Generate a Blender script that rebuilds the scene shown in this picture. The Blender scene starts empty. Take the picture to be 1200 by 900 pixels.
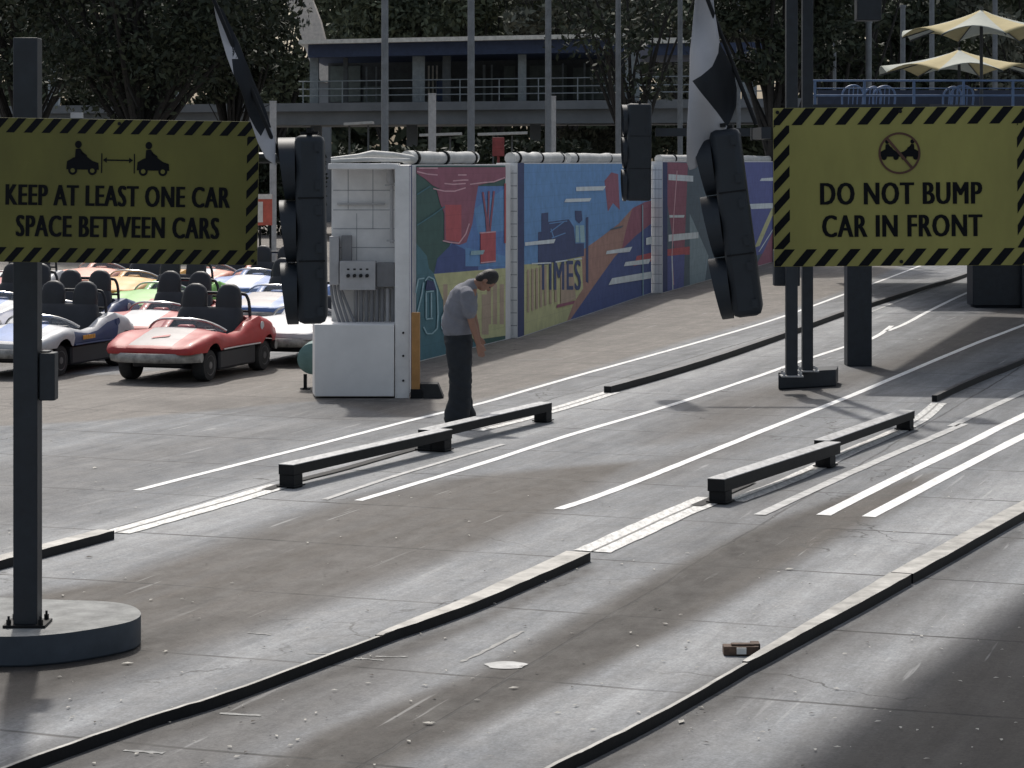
import bpy, bmesh, math, random
import numpy as np
from mathutils import Vector, Matrix, Quaternion
random.seed(7); np.random.seed(7)
sc = bpy.context.scene
COL = sc.collection
R = math.radians

# ------------------------------------------------------------------ camera
F, H, HY = 2800.0, 2.8, 188.0          # focal length in photo pixels, eye height, horizon row
cam_d = bpy.data.cameras.new("camera"); cam = bpy.data.objects.new("camera", cam_d); COL.objects.link(cam)
cam_d.sensor_width = 36.0; cam_d.lens = F / 1200 * 36
cam_d.shift_y = -(450 - HY) / 1200
cam_d.clip_start = 0.1; cam_d.clip_end = 8000
cam.location = (0, 0, H); cam.rotation_euler = (R(90), 0, 0)
sc.camera = cam

# ------------------------------------------------------------------ world, sun, exposure
SUN = Vector((-0.13, 0.80, 1.0)).normalized()
world = bpy.data.worlds.new("World"); sc.world = world; world.use_nodes = True
wn = world.node_tree.nodes; wl = world.node_tree.links
for n in list(wn): wn.remove(n)
wo = wn.new("ShaderNodeOutputWorld"); wb = wn.new("ShaderNodeBackground"); sky = wn.new("ShaderNodeTexSky")
sky.sky_type = 'NISHITA'; sky.sun_disc = False
sky.sun_elevation = math.asin(SUN.z); sky.sun_rotation = math.atan2(SUN.x, SUN.y)
sky.air_density = 1.3; sky.dust_density = 4.0; sky.ozone_density = 1.0
wb.inputs[1].default_value = 0.15
hs = wn.new("ShaderNodeHueSaturation"); hs.inputs["Saturation"].default_value = 0.60; hs.inputs["Value"].default_value = 1.22   # hazy, milky sky
wl.new(sky.outputs[0], hs.inputs["Color"]); wl.new(hs.outputs[0], wb.inputs[0]); wl.new(wb.outputs[0], wo.inputs[0])
sl = bpy.data.lights.new("sun", 'SUN'); sl.energy = 4.1; sl.angle = R(1.6); sl.color = (1.0, 0.95, 0.88)
so = bpy.data.objects.new("sun", sl); COL.objects.link(so)
so.rotation_euler = (-SUN).to_track_quat('-Z', 'Y').to_euler(); so.location = (0, 30, 40)
vs = sc.view_settings
vs.view_transform = 'Standard'; vs.look = 'None'; vs.gamma = 1.0; vs.use_curve_mapping = False
vs.exposure = -0.62
sc.cycles.max_bounces = 6; sc.cycles.use_denoising = True

# ------------------------------------------------------------------ pixel <-> world
def G(px, py, z=0.0):
    Y = F * (H - z) / (py - HY)
    return Vector(((px - 600) * Y / F, Y, z))
def P(px, py, Y):
    return Vector(((px - 600) * Y / F, Y, H + (HY - py) * Y / F))

# ------------------------------------------------------------------ materials
def lin(c):
    return tuple(((v / 255) / 12.92 if v / 255 <= 0.04045 else ((v / 255 + 0.055) / 1.055) ** 2.4) for v in c)
MATS = {}
def mat(name, col, rough=0.6, metal=0.0, var=0.18, scale=6.0, bump=0.0, bscale=40.0, spec=0.5, coat=0.0, stretch=None, col2=None, courses=False):
    if name in MATS: return MATS[name]
    m = bpy.data.materials.new(name); m.use_nodes = True
    nt = m.node_tree; N = nt.nodes; L = nt.links
    b = N["Principled BSDF"]
    b.inputs["Roughness"].default_value = rough; b.inputs["Metallic"].default_value = metal
    b.inputs["Specular IOR Level"].default_value = spec
    b.inputs["Coat Weight"].default_value = coat; b.inputs["Coat Roughness"].default_value = 0.08
    tc = N.new("ShaderNodeTexCoord"); mp = N.new("ShaderNodeMapping")
    if stretch: mp.inputs["Scale"].default_value = stretch
    L.new(tc.outputs["Object"], mp.inputs[0])
    nz = N.new("ShaderNodeTexNoise"); nz.inputs["Scale"].default_value = scale; nz.inputs["Detail"].default_value = 6
    nz.inputs["Roughness"].default_value = 0.65
    L.new(mp.outputs[0], nz.inputs["Vector"])
    rp = N.new("ShaderNodeValToRGB")
    c1 = [max(0, v * (1 - var)) for v in col] + [1]
    c2 = [min(1, v * (1 + var)) for v in (col2 or col)] + [1]
    rp.color_ramp.elements[0].position = 0.32; rp.color_ramp.elements[0].color = c1
    rp.color_ramp.elements[1].position = 0.68; rp.color_ramp.elements[1].color = c2
    L.new(nz.outputs[0], rp.inputs[0]); out = rp.outputs[0]
    if courses:      # joints of the painted block wall
        sx = N.new("ShaderNodeSeparateXYZ"); L.new(tc.outputs["Object"], sx.inputs[0])
        dv = N.new("ShaderNodeMath"); dv.operation = 'DIVIDE'; dv.inputs[1].default_value = 0.2; L.new(sx.outputs[2], dv.inputs[0])
        fr = N.new("ShaderNodeMath"); fr.operation = 'FRACT'; L.new(dv.outputs[0], fr.inputs[0])
        lt = N.new("ShaderNodeMath"); lt.operation = 'LESS_THAN'; lt.inputs[1].default_value = 0.06; L.new(fr.outputs[0], lt.inputs[0])
        mx = N.new("ShaderNodeMix"); mx.data_type = 'RGBA'; mx.blend_type = 'MULTIPLY'; mx.inputs[7].default_value = (0.90, 0.90, 0.91, 1)
        L.new(lt.outputs[0], mx.inputs[0]); L.new(out, mx.inputs[6]); out = mx.outputs[2]
    L.new(out, b.inputs["Base Color"])
    if bump > 0:
        n2 = N.new("ShaderNodeTexNoise"); n2.inputs["Scale"].default_value = bscale; n2.inputs["Detail"].default_value = 4
        L.new(mp.outputs[0], n2.inputs["Vector"])
        bp = N.new("ShaderNodeBump"); bp.inputs["Strength"].default_value = bump; bp.inputs["Distance"].default_value = 0.01
        L.new(n2.outputs[0], bp.inputs["Height"]); L.new(bp.outputs[0], b.inputs["Normal"])
    MATS[name] = m
    return m
KS = 0.40
def sh(name, rgb, rough=0.7, k=None, **kw):
    """paint whose shaded side reads as the given sRGB value"""
    c = [min(0.85, v / (k or KS)) for v in lin(rgb)]
    kw.setdefault("var", 0.13); kw.setdefault("scale", 4.5); kw.setdefault("courses", True); return mat(name, c, rough, **kw)

BLACK = mat("black_paint", (0.015, 0.021, 0.030), 0.5, var=0.25, scale=9)
DARKSTEEL = mat("dark_steel", (0.007, 0.008, 0.010), 0.6, spec=0.25, var=0.3, scale=14, bump=0.15)
STEELTOP = mat("worn_lit_steel_top", (0.44, 0.445, 0.45), 0.42, metal=0.15, var=0.35, scale=5, bump=0.2, stretch=(3, 1, 1))  # worn steel; glancing sun on the tops is put into its paleness
CONC = mat("concrete_pad", (0.26, 0.265, 0.26), 0.85, var=0.3, scale=7, bump=0.4)
WPAINT = mat("white_road_paint", (0.86, 0.86, 0.83), 0.7, var=0.22, scale=11, bump=0.2, bscale=70)
WORN = mat("worn_road_paint", (0.50, 0.50, 0.49), 0.75, var=0.3, scale=9, bump=0.2)
WHITEBLK = mat("white_block_paint", (0.78, 0.775, 0.77), 0.7, var=0.10, scale=3, bump=0.12)
RUBBER = mat("rubber", (0.020, 0.021, 0.023), 0.75, var=0.2, bump=0.2)
SEATM = mat("seat_vinyl", (0.018, 0.020, 0.026), 0.5, var=0.2)
CHROME = mat("dull_chrome", (0.55, 0.55, 0.55), 0.28, metal=0.9, var=0.1)
BUMPERM = mat("bumper_grey", (0.30, 0.295, 0.28), 0.5, var=0.45, scale=9)
GREYBOX = mat("grey_enclosure", (0.44, 0.44, 0.45), 0.5, var=0.1)
DGREYBOX = mat("dark_grey_enclosure", (0.21, 0.21, 0.22), 0.5, var=0.1)

def glass_mat():
    m = bpy.data.materials.new("windscreen_plastic"); m.use_nodes = True
    b = m.node_tree.nodes["Principled BSDF"]
    b.inputs["Base Color"].default_value = (0.6, 0.65, 0.7, 1); b.inputs["Roughness"].default_value = 0.08
    b.inputs["Alpha"].default_value = 0.22
    return m
GLASS = glass_mat()

# ------------------------------------------------------------------ mesh builder
class MB:
    def __init__(s): s.v = []; s.f = []; s.m = []
    def add(s, vs, fs, mi=0):
        o = len(s.v); s.v += [Vector(v) for v in vs]
        for f in fs: s.f.append([i + o for i in f]); s.m.append(mi)
    def box(s, c, d, rot=None, mi=0):
        c = Vector(c); x, y, z = d[0] / 2, d[1] / 2, d[2] / 2
        vs = [Vector((sx * x, sy * y, sz * z)) for sz in (-1, 1) for sy in (-1, 1) for sx in (-1, 1)]
        if rot is not None: vs = [rot @ v for v in vs]
        s.add([v + c for v in vs], [(0, 2, 3, 1), (4, 5, 7, 6), (0, 1, 5, 4), (2, 6, 7, 3), (0, 4, 6, 2), (1, 3, 7, 5)], mi)
    def cyl(s, p0, p1, r0, r1=None, n=12, mi=0, caps=True):
        p0, p1 = Vector(p0), Vector(p1); r1 = r0 if r1 is None else r1
        q = (p1 - p0).to_track_quat('Z', 'Y')
        a = [q @ Vector((math.cos(2 * math.pi * i / n), math.sin(2 * math.pi * i / n), 0)) for i in range(n)]
        vs = [p0 + v * r0 for v in a] + [p1 + v * r1 for v in a]
        fs = [(i, (i + 1) % n, n + (i + 1) % n, n + i) for i in range(n)]
        if caps: fs += [tuple(range(n - 1, -1, -1)), tuple(range(n, 2 * n))]
        s.add(vs, fs, mi)
    def tube(s, pts, r, n=8, mi=0):
        pts = [Vector(p) for p in pts]; rings = []; up = Vector((0, 0, 1)); rr = r if isinstance(r, (list, tuple)) else [r] * len(pts)
        vs = []; prev = None
        for i, p in enumerate(pts):
            t = (pts[min(i + 1, len(pts) - 1)] - pts[max(i - 1, 0)]).normalized()
            if prev is None:
                a = t.cross(Vector((0.31, 0.2, 0.93)));
                if a.length < 0.1: a = t.cross(Vector((1, 0, 0)))
                a.normalize()
            else:
                a = (prev - t * prev.dot(t)).normalized()
            prev = a; b = t.cross(a)
            for k in range(n):
                w = 2 * math.pi * k / n
                vs.append(p + (a * math.cos(w) + b * math.sin(w)) * rr[i])
        fs = []
        for i in range(len(pts) - 1):
            for k in range(n):
                fs.append((i * n + k, i * n + (k + 1) % n, (i + 1) * n + (k + 1) % n, (i + 1) * n + k))
        fs += [tuple(range(n - 1, -1, -1)), tuple(range((len(pts) - 1) * n, len(pts) * n))]
        s.add(vs, fs, mi)
    def prism(s, poly, d, mi=0, mi_top=None):
        """planar polygon extruded by vector d"""
        poly = [Vector(p) for p in poly]; d = Vector(d); n = len(poly)
        vs = poly + [p + d for p in poly]
        s.add(vs, [tuple(range(n - 1, -1, -1))] + [(i, (i + 1) % n, n + (i + 1) % n, n + i) for i in range(n)], mi)
        s.add(vs[n:], [tuple(range(n))], mi if mi_top is None else mi_top)
    def poly(s, pts, mi=0): s.add(pts, [tuple(range(len(pts)))], mi)
    def loft(s, rings, mi=0, cap=True):
        n = len(rings[0]); vs = [p for r in rings for p in r]; fs = []
        for i in range(len(rings) - 1):
            for k in range(n):
                fs.append((i * n + k, i * n + (k + 1) % n, (i + 1) * n + (k + 1) % n, (i + 1) * n + k))
        if cap: fs += [tuple(range(n - 1, -1, -1)), tuple(range((len(rings) - 1) * n, len(rings) * n))]
        s.add(vs, fs, mi)
    def build(s, name, mats, parent=None, local=False, bevel=0.0, smooth=True, ang=40, fix=True, merge=False):
        off = Vector((0, 0, 0))
        if parent is not None and not local:
            p = parent
            while p is not None: off += p.location; p = p.parent
        me = bpy.data.meshes.new(name)
        me.from_pydata([tuple(v - off) for v in s.v], [], s.f)
        if not isinstance(mats, (list, tuple)): mats = [mats]
        for m in mats: me.materials.append(m)
        me.polygons.foreach_set("material_index", s.m)
        if fix:
            bm = bmesh.new(); bm.from_mesh(me)
            if merge: bmesh.ops.remove_doubles(bm, verts=bm.verts, dist=0.0004)
            bmesh.ops.recalc_face_normals(bm, faces=bm.faces); bm.to_mesh(me); bm.free()
        if smooth:
            me.polygons.foreach_set("use_smooth", [True] * len(me.polygons)); me.set_sharp_from_angle(angle=R(ang))
        me.update()
        o = bpy.data.objects.new(name, me); COL.objects.link(o)
        if parent is not None: o.parent = parent
        if bevel > 0:
            bv = o.modifiers.new("bevel", 'BEVEL'); bv.width = bevel; bv.segments = 2; bv.limit_method = 'ANGLE'; bv.angle_limit = R(35)
        return o
def tag(o, label=None, cat=None, group=None, kind=None):
    if label: o["label"] = label
    if cat: o["category"] = cat
    if group: o["group"] = group
    if kind: o["kind"] = kind
    return o
def thing(name, loc, label, cat, group=None, rz=0.0):
    o = bpy.data.objects.new(name, None); COL.objects.link(o); o.location = loc; o.rotation_euler = (0, 0, rz)
    o.empty_display_size = 0.2
    return tag(o, label, cat, group)
def part(mb, name, mats, parent, **kw): return mb.build(name, mats, parent, **kw)

# ================================================================== GROUND
TD = Vector((0.335, 0.942, 0)).normalized()      # direction the lanes run
def stain_shade_poly(pts): return np.array([[G(x, y).x, G(x, y).y] for x, y in pts])
def inside_soft(X, Y, poly, soft):
    n = len(poly); ins = np.zeros(X.shape, bool); dist = np.full(X.shape, 1e9)
    for i in range(n):
        x0, y0 = poly[i]; x1, y1 = poly[(i + 1) % n]
        c = ((y0 > Y) != (y1 > Y)) & (X < (x1 - x0) * (Y - y0) / (y1 - y0 + 1e-12) + x0)
        ins ^= c
        dx, dy = x1 - x0, y1 - y0
        t = np.clip(((X - x0) * dx + (Y - y0) * dy) / (dx * dx + dy * dy + 1e-12), 0, 1)
        dist = np.minimum(dist, np.hypot(X - x0 - t * dx, Y - y0 - t * dy))
    sd = np.where(ins, dist, -dist)
    return np.clip(sd / soft * 0.5 + 0.5, 0, 1)
xs = np.concatenate([[-2500, -900, -300, -100, -50, -30, -20, -14], np.arange(-10, 11, 0.1), [14, 20, 30, 50, 100, 300, 900, 2500]])
ys = np.concatenate([[-600, -150, -40, -10, 0, 5, 8], np.arange(9.5, 34, 0.1), np.arange(34, 70, 0.3), [75, 85, 100, 130, 200, 400, 900, 2500, 5000]])
XX, YY = np.meshgrid(xs, ys)
# broad tyre-dirt strips between the wheel paths (their edges follow the lanes), plus shade painted into the near corner
BROWN = [
    ([(-200, 700), (0, 700), (130, 680), (300, 623), (400, 587), (520, 562), (650, 548), (760, 540), (650, 600), (567, 637), (433, 687), (300, 737), (150, 790), (0, 842), (-200, 900)], 0.28, 0.9),
    ([(700, 560), (800, 530), (905, 500), (890, 520), (760, 572)], 0.3, 0.5),
    ([(380, 858), (567, 787), (783, 667), (880, 622), (985, 583), (1100, 552), (1060, 590), (1000, 622), (800, 733), (633, 813), (467, 893), (330, 960), (200, 960)], 0.16, 1.15),
    ([(0, 890), (160, 845), (300, 815), (430, 770), (520, 740), (470, 800), (300, 880), (200, 940), (0, 960)], 0.3, 0.55),
    ([(640, 880), (760, 850), (860, 800), (960, 750), (1090, 690), (1200, 640), (1100, 720), (950, 800), (800, 900), (700, 960), (560, 960)], 0.22, 0.35),
    ([(820, 470), (930, 445), (1000, 430), (1080, 400), (1130, 372), (1250, 330), (1250, 380), (1000, 455), (860, 505), (760, 520)], 0.6, 0.75),
    ([(850, 560), (980, 560), (900, 640), (760, 660)], 0.4, 0.2),
    ([(1230, 690), (1080, 790), (940, 900), (880, 960), (1400, 960), (1400, 690)], 0.5, 0.9),  # cast shade of the near right corner, painted in brown
    ([(-300, 560), (0, 540), (160, 520), (300, 500), (420, 478), (500, 470), (380, 500), (160, 560), (0, 640), (-300, 640)], 0.9, 0.35),
]
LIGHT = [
    ([(650, 880), (560, 840), (700, 800), (800, 745), (950, 668), (1100, 590), (1200, 550), (1300, 520), (1300, 570), (1200, 600), (1090, 650), (960, 720), (860, 780), (760, 840)], 0.5, 0.75),  # pale lane; its sun dapple is painted into the colour
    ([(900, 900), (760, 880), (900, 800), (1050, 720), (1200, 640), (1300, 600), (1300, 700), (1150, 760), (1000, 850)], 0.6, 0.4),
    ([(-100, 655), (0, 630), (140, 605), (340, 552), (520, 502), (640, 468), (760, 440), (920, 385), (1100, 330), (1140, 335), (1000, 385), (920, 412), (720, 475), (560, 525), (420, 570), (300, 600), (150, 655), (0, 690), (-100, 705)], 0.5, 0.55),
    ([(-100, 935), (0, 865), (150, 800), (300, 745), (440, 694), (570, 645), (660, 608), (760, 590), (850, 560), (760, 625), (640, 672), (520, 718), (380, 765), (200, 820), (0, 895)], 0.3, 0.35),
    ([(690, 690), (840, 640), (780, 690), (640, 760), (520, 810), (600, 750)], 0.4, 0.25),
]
TAUPE = [([(-400, 440), (0, 436), (120, 440), (345, 420), (480, 420), (620, 392), (780, 340), (905, 304), (1080, 300), (985, 342), (900, 372), (800, 400), (650, 445), (560, 470), (480, 490), (380, 470), (350, 471), (130, 492), (0, 499), (-400, 520)], 0.25, 1.0),
         ([(-900, 430), (0, 430), (300, 400), (900, 290), (900, 250), (-900, 250)], 1.5, 1.0)]
def accumulate(lst):
    a = np.zeros(XX.shape)
    for p, s_, w in lst: a = np.maximum(a, inside_soft(XX, YY, stain_shade_poly(p), s_ * 0.55) * min(1.15, w * 1.15))
    return a
gb, gl, gt = accumulate(BROWN), accumulate(LIGHT), accumulate(TAUPE)
nx, ny = len(xs), len(ys)
gv = np.stack([XX.ravel(), YY.ravel(), np.zeros(XX.size)], 1)
ii = np.arange(nx * ny).reshape(ny, nx)
gf = np.stack([ii[:-1, :-1].ravel(), ii[:-1, 1:].ravel(), ii[1:, 1:].ravel(), ii[1:, :-1].ravel()], 1)
gme = bpy.data.meshes.new("ground"); gme.from_pydata(gv.tolist(), [], gf.tolist())
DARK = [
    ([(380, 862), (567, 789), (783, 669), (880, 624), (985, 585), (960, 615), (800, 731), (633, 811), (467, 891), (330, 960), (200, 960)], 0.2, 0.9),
    ([(1230, 690), (1080, 790), (940, 900), (880, 960), (1400, 960), (1400, 690)], 0.5, 0.6),  # corner shade again, painted darker over the brown
    ([(-100, 745), (60, 760), (165, 742), (260, 725), (140, 785), (0, 840), (-100, 870)], 0.25, 0.9),  # cast shadow of the sign pad, painted onto the ground
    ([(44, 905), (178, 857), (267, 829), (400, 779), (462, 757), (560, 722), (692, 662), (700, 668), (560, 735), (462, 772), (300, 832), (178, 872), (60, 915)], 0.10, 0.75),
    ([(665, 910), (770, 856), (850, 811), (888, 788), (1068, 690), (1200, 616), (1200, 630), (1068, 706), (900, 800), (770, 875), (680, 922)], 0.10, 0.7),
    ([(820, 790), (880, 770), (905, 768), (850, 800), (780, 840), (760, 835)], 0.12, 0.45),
    ([(150, 470), (420, 462), (520, 475), (470, 500), (380, 492), (200, 480)], 0.5, 0.35),  # shadow in front of the white block, painted in
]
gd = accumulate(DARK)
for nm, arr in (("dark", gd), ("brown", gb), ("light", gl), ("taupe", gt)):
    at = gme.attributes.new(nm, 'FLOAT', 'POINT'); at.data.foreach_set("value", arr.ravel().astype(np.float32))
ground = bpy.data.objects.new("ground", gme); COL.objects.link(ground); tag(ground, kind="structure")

def ground_material():
    m = bpy.data.materials.new("stained_concrete"); m.use_nodes = True
    nt = m.node_tree; N = nt.nodes; L = nt.links; b = N["Principled BSDF"]
    b.inputs["Roughness"].default_value = 0.8; b.inputs["Specular IOR Level"].default_value = 0.35
    tc = N.new("ShaderNodeTexCoord")
    mp = N.new("ShaderNodeMapping"); mp.vector_type = 'POINT'
    mp.inputs["Rotation"].default_value = (0, 0, math.atan2(TD.x, TD.y))       # y along the lanes
    L.new(tc.outputs["Object"], mp.inputs[0])
    def noise(sc_, stretch=(1, 1, 1), det=5, ro=0.6, dist=0.0):
        mm = N.new("ShaderNodeMapping"); mm.inputs["Scale"].default_value = stretch; L.new(mp.outputs[0], mm.inputs[0])
        n = N.new("ShaderNodeTexNoise"); n.inputs["Scale"].default_value = sc_; n.inputs["Detail"].default_value = det
        n.inputs["Roughness"].default_value = ro; n.inputs["Distortion"].default_value = dist
        L.new(mm.outputs[0], n.inputs["Vector"]); return n.outputs[0]
    def math_(op, a, b_=None, clamp=False):
        n = N.new("ShaderNodeMath"); n.operation = op; n.use_clamp = clamp
        for i, x in enumerate((a, b_)):
            if x is None: continue
            if isinstance(x, (int, float)): n.inputs[i].default_value = x
            else: L.new(x, n.inputs[i])
        return n.outputs[0]
    def mr(x, a, b_, c=0.0, d=1.0):
        n = N.new("ShaderNodeMapRange"); n.inputs[1].default_value = a; n.inputs[2].default_value = b_
        n.inputs[3].default_value = c; n.inputs[4].default_value = d; L.new(x, n.inputs[0]); return n.outputs[0]
    def attr(nm):
        n = N.new("ShaderNodeAttribute"); n.attribute_name = nm; return n.outputs["Fac"]
    def mix(f, a, c):
        n = N.new("ShaderNodeMix"); n.data_type = 'RGBA'
        if isinstance(f, (int, float)): n.inputs[0].default_value = f
        else: L.new(f, n.inputs[0])
        for i, x in ((6, a), (7, c)):
            if isinstance(x, tuple): n.inputs[i].default_value = x + (1,)
            else: L.new(x, n.inputs[i])
        return n.outputs[2]
    streak = noise(1.3, (1.6, 0.10, 1), 6, 0.6, 0.3)
    blotch = noise(0.55, (1, 0.35, 1), 6, 0.65)
    fine = noise(55, (1, 1, 1), 4, 0.7)
    mid = noise(6, (1, 0.5, 1), 6, 0.7)
    c = mix(mr(streak, 0.35, 0.65), (0.155, 0.164, 0.175), (0.242, 0.252, 0.264))
    tp = mix(mr(mid, 0.3, 0.7), (0.150, 0.137, 0.124), (0.232, 0.215, 0.197))
    c = mix(attr("taupe"), c, tp)
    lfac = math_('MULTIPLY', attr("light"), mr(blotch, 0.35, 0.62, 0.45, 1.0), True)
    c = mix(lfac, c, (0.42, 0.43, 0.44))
    bn = mix(mr(mid, 0.3, 0.72), (0.064, 0.057, 0.050), (0.118, 0.106, 0.095))
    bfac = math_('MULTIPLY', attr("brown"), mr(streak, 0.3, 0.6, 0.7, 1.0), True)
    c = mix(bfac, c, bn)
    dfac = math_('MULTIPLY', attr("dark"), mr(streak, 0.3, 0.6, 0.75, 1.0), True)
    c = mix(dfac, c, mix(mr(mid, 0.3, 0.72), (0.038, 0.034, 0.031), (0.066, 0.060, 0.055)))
    # fine aggregate and spots
    c2 = mix(mr(fine, 0.3, 0.7, 0, 1), (0.74, 0.74, 0.74), (1.24, 1.24, 1.24))
    n = N.new("ShaderNodeMix"); n.data_type = 'RGBA'; n.blend_type = 'MULTIPLY'; n.inputs[0].default_value = 1.0
    L.new(c, n.inputs[6]); L.new(c2, n.inputs[7]); c = n.outputs[2]
    b2 = mix(mr(mid, 0.32, 0.7, 0, 1), (0.86, 0.85, 0.84), (1.1, 1.1, 1.1))
    n = N.new("ShaderNodeMix"); n.data_type = 'RGBA'; n.blend_type = 'MULTIPLY'; n.inputs[0].default_value = 1.0
    L.new(c, n.inputs[6]); L.new(b2, n.inputs[7]); c = n.outputs[2]
    st2 = noise(7.0, (1.0, 0.045, 1), 6, 0.7, 0.2); st3 = noise(2.2, (1.0, 0.5, 1), 8, 0.75, 0.6); st4 = noise(19, (1.0, 0.8, 1), 5, 0.75)
    for src, lo_, hi_ in ((st2, 0.80, 1.18), (st3, 0.76, 1.20), (st4, 0.80, 1.17)):
        v_ = N.new("ShaderNodeCombineColor"); q_ = mr(src, 0.3, 0.7, lo_, hi_)
        for k_ in range(3): L.new(q_, v_.inputs[k_])
        n = N.new("ShaderNodeMix"); n.data_type = 'RGBA'; n.blend_type = 'MULTIPLY'; n.inputs[0].default_value = 1.0
        L.new(c, n.inputs[6]); L.new(v_.outputs[0], n.inputs[7]); c = n.outputs[2]
    # oil drips
    vo = N.new("ShaderNodeTexVoronoi"); vo.inputs["Scale"].default_value = 0.9; L.new(mp.outputs[0], vo.inputs["Vector"])
    dr = mr(vo.outputs["Distance"], 0.02, 0.10, 0.55, 0.0)
    dr = math_('MULTIPLY', dr, mr(blotch, 0.5, 0.6, 0, 1), True)
    c = mix(dr, c, (0.05, 0.047, 0.045))
    # pale scuffs along the lanes
    sc_ = noise(11.0, (1.0, 0.05, 1), 3, 0.5)
    scf = math_('MULTIPLY', mr(sc_, 0.665, 0.70, 0, 0.35), mr(blotch, 0.4, 0.6), True)
    c = mix(scf, c, (0.58, 0.58, 0.57))
    # slab joints: across the lanes every 1.9 m, along them every 3.6 m
    sp = N.new("ShaderNodeSeparateXYZ"); L.new(mp.outputs[0], sp.inputs[0])
    wob = math_('MULTIPLY', math_('SUBTRACT', noise(0.8, (1, 1, 1), 3), 0.5), 0.10)
    def joint(coord, period, phase, w):
        x = math_('ADD', math_('ADD', coord, wob), phase)
        fr = math_('FRACT', math_('DIVIDE', x, period))
        d = math_('MULTIPLY', math_('ABSOLUTE', math_('SUBTRACT', fr, 0.5)), period)
        return mr(d, w * 0.5, w, 1.0, 0.0)
    sp2 = sp.outputs
    j1 = joint(sp2[1], 1.93, 0.4, 0.022); j2 = joint(sp2[0], 4.6, 2.05, 0.016)
    j = math_('MULTIPLY', math_('MAXIMUM', j1, j2), mr(blotch, 0.33, 0.6, 0.15, 0.95), True)
    c = mix(j, c, (0.035, 0.033, 0.032))
    wv = N.new("ShaderNodeVectorMath"); wv.operation = 'ADD'
    nw = N.new("ShaderNodeTexNoise"); nw.inputs["Scale"].default_value = 1.6; nw.inputs["Detail"].default_value = 6; L.new(mp.outputs[0], nw.inputs["Vector"])
    L.new(mp.outputs[0], wv.inputs[0]); L.new(nw.outputs["Color"], wv.inputs[1])
    vc = N.new("ShaderNodeTexVoronoi"); vc.feature = 'DISTANCE_TO_EDGE'; vc.inputs["Scale"].default_value = 0.28; L.new(wv.outputs[0], vc.inputs["Vector"])
    ck = math_('MULTIPLY', mr(vc.outputs["Distance"], 0.0012, 0.0040, 0.75, 0.0), mr(noise(0.45, (1, 1, 1), 3), 0.5, 0.58, 0, 1), True)
    c = mix(ck, c, (0.04, 0.038, 0.036))
    L.new(c, b.inputs["Base Color"])
    bp = N.new("ShaderNodeBump"); bp.inputs["Strength"].default_value = 0.35; bp.inputs["Distance"].default_value = 0.008
    L.new(math_('SUBTRACT', fine, math_('MULTIPLY', j, 1.5)), bp.inputs["Height"]); L.new(bp.outputs[0], b.inputs["Normal"])
    rg = mr(mid, 0.3, 0.7, 0.62, 0.9); L.new(rg, b.inputs["Roughness"])
    return m
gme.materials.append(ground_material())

# ------------------------------------------------------------------ lane lines, inlaid strips
def dense(pts, n=6):
    """Catmull-Rom through 2-D points"""
    out = []
    for i in range(len(pts) - 1):
        p0 = pts[max(i - 1, 0)]; p1 = pts[i]; p2 = pts[i + 1]; p3 = pts[min(i + 2, len(pts) - 1)]
        for k in range(n):
            t = k / n
            out.append(0.5 * ((2 * p1) + (p2 - p0) * t + (2 * p0 - 5 * p1 + 4 * p2 - p3) * t * t + (3 * p1 - p0 - 3 * p2 + p3) * t ** 3))
    out.append(pts[-1]); return out
def path(px, n=6): return dense([G(x, y) for x, y in px], n)
def normals(pts):
    r = []
    for i in range(len(pts)):
        t = (pts[min(i + 1, len(pts) - 1)] - pts[max(i - 1, 0)]); t.z = 0; t.normalize()
        r.append(Vector((-t.y, t.x, 0)))       # to the left of travel (away from the camera side)
    return r
def flat_strip(name, px, w, m, z=0.004, smooth=True, jag=0.004):
    pts = path(px) if smooth else [G(x, y) for x, y in px]
    ns = normals(pts); mb = MB(); vs = []
    for p, q in zip(pts, ns):
        j = random.uniform(-jag, jag)
        vs += [p - q * (w / 2 + j) + Vector((0, 0, z)), p + q * (w / 2 + random.uniform(-jag, jag)) + Vector((0, 0, z))]
    for i in range(len(pts) - 1): mb.add([vs[2 * i], vs[2 * i + 1], vs[2 * i + 3], vs[2 * i + 2]], [(0, 1, 2, 3)])
    o = mb.build(name, m, smooth=False); tag(o, kind="structure"); return o
flat_strip("lane_line", [(160, 575), (270, 547), (400, 514), (485, 492), (567, 472), (640, 451), (700, 434), (780, 412), (850, 392), (918, 371), (992, 344), (1072, 314), (1180, 272)], 0.085, WPAINT)
flat_strip("lane_line", [(420, 587), (560, 545), (668, 510), (780, 477), (880, 444), (940, 423), (992, 406), (1024, 396), (1045, 382)], 0.085, WPAINT)
flat_strip("lane_line", [(1040, 388), (1062, 379), (1090, 364), (1136, 342), (1220, 306)], 0.085, WPAINT)
flat_strip("lane_line", [(655, 597), (700, 582), (760, 559), (800, 543), (899, 503), (990, 467), (1040, 446), (1099, 421), (1150, 400), (1200, 381), (1280, 349)], 0.095, WPAINT)
flat_strip("lane_line", [(965, 604), (1050, 561), (1120, 527), (1200, 487), (1300, 440)], 0.115, WPAINT)
flat_strip("lane_line", [(1018, 606), (1120, 552), (1200, 511), (1300, 462)], 0.115, WPAINT)
flat_strip("worn_lane_line", z=0.0055, px=[(890, 604), (980, 562), (1060, 527), (1130, 497)], w=0.10, m=WORN)
flat_strip("worn_lane_line", z=0.0055, px=[(1115, 500), (1160, 478), (1200, 460), (1290, 420)], w=0.10, m=WORN)
flat_strip("worn_lane_line", z=0.0055, px=[(380, 586), (470, 556), (590, 521)], w=0.06, m=WORN)
flat_strip("worn_lane_line", z=0.0055, px=[(1005, 372), (1060, 350), (1120, 325)], w=0.06, m=WORN)
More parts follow.
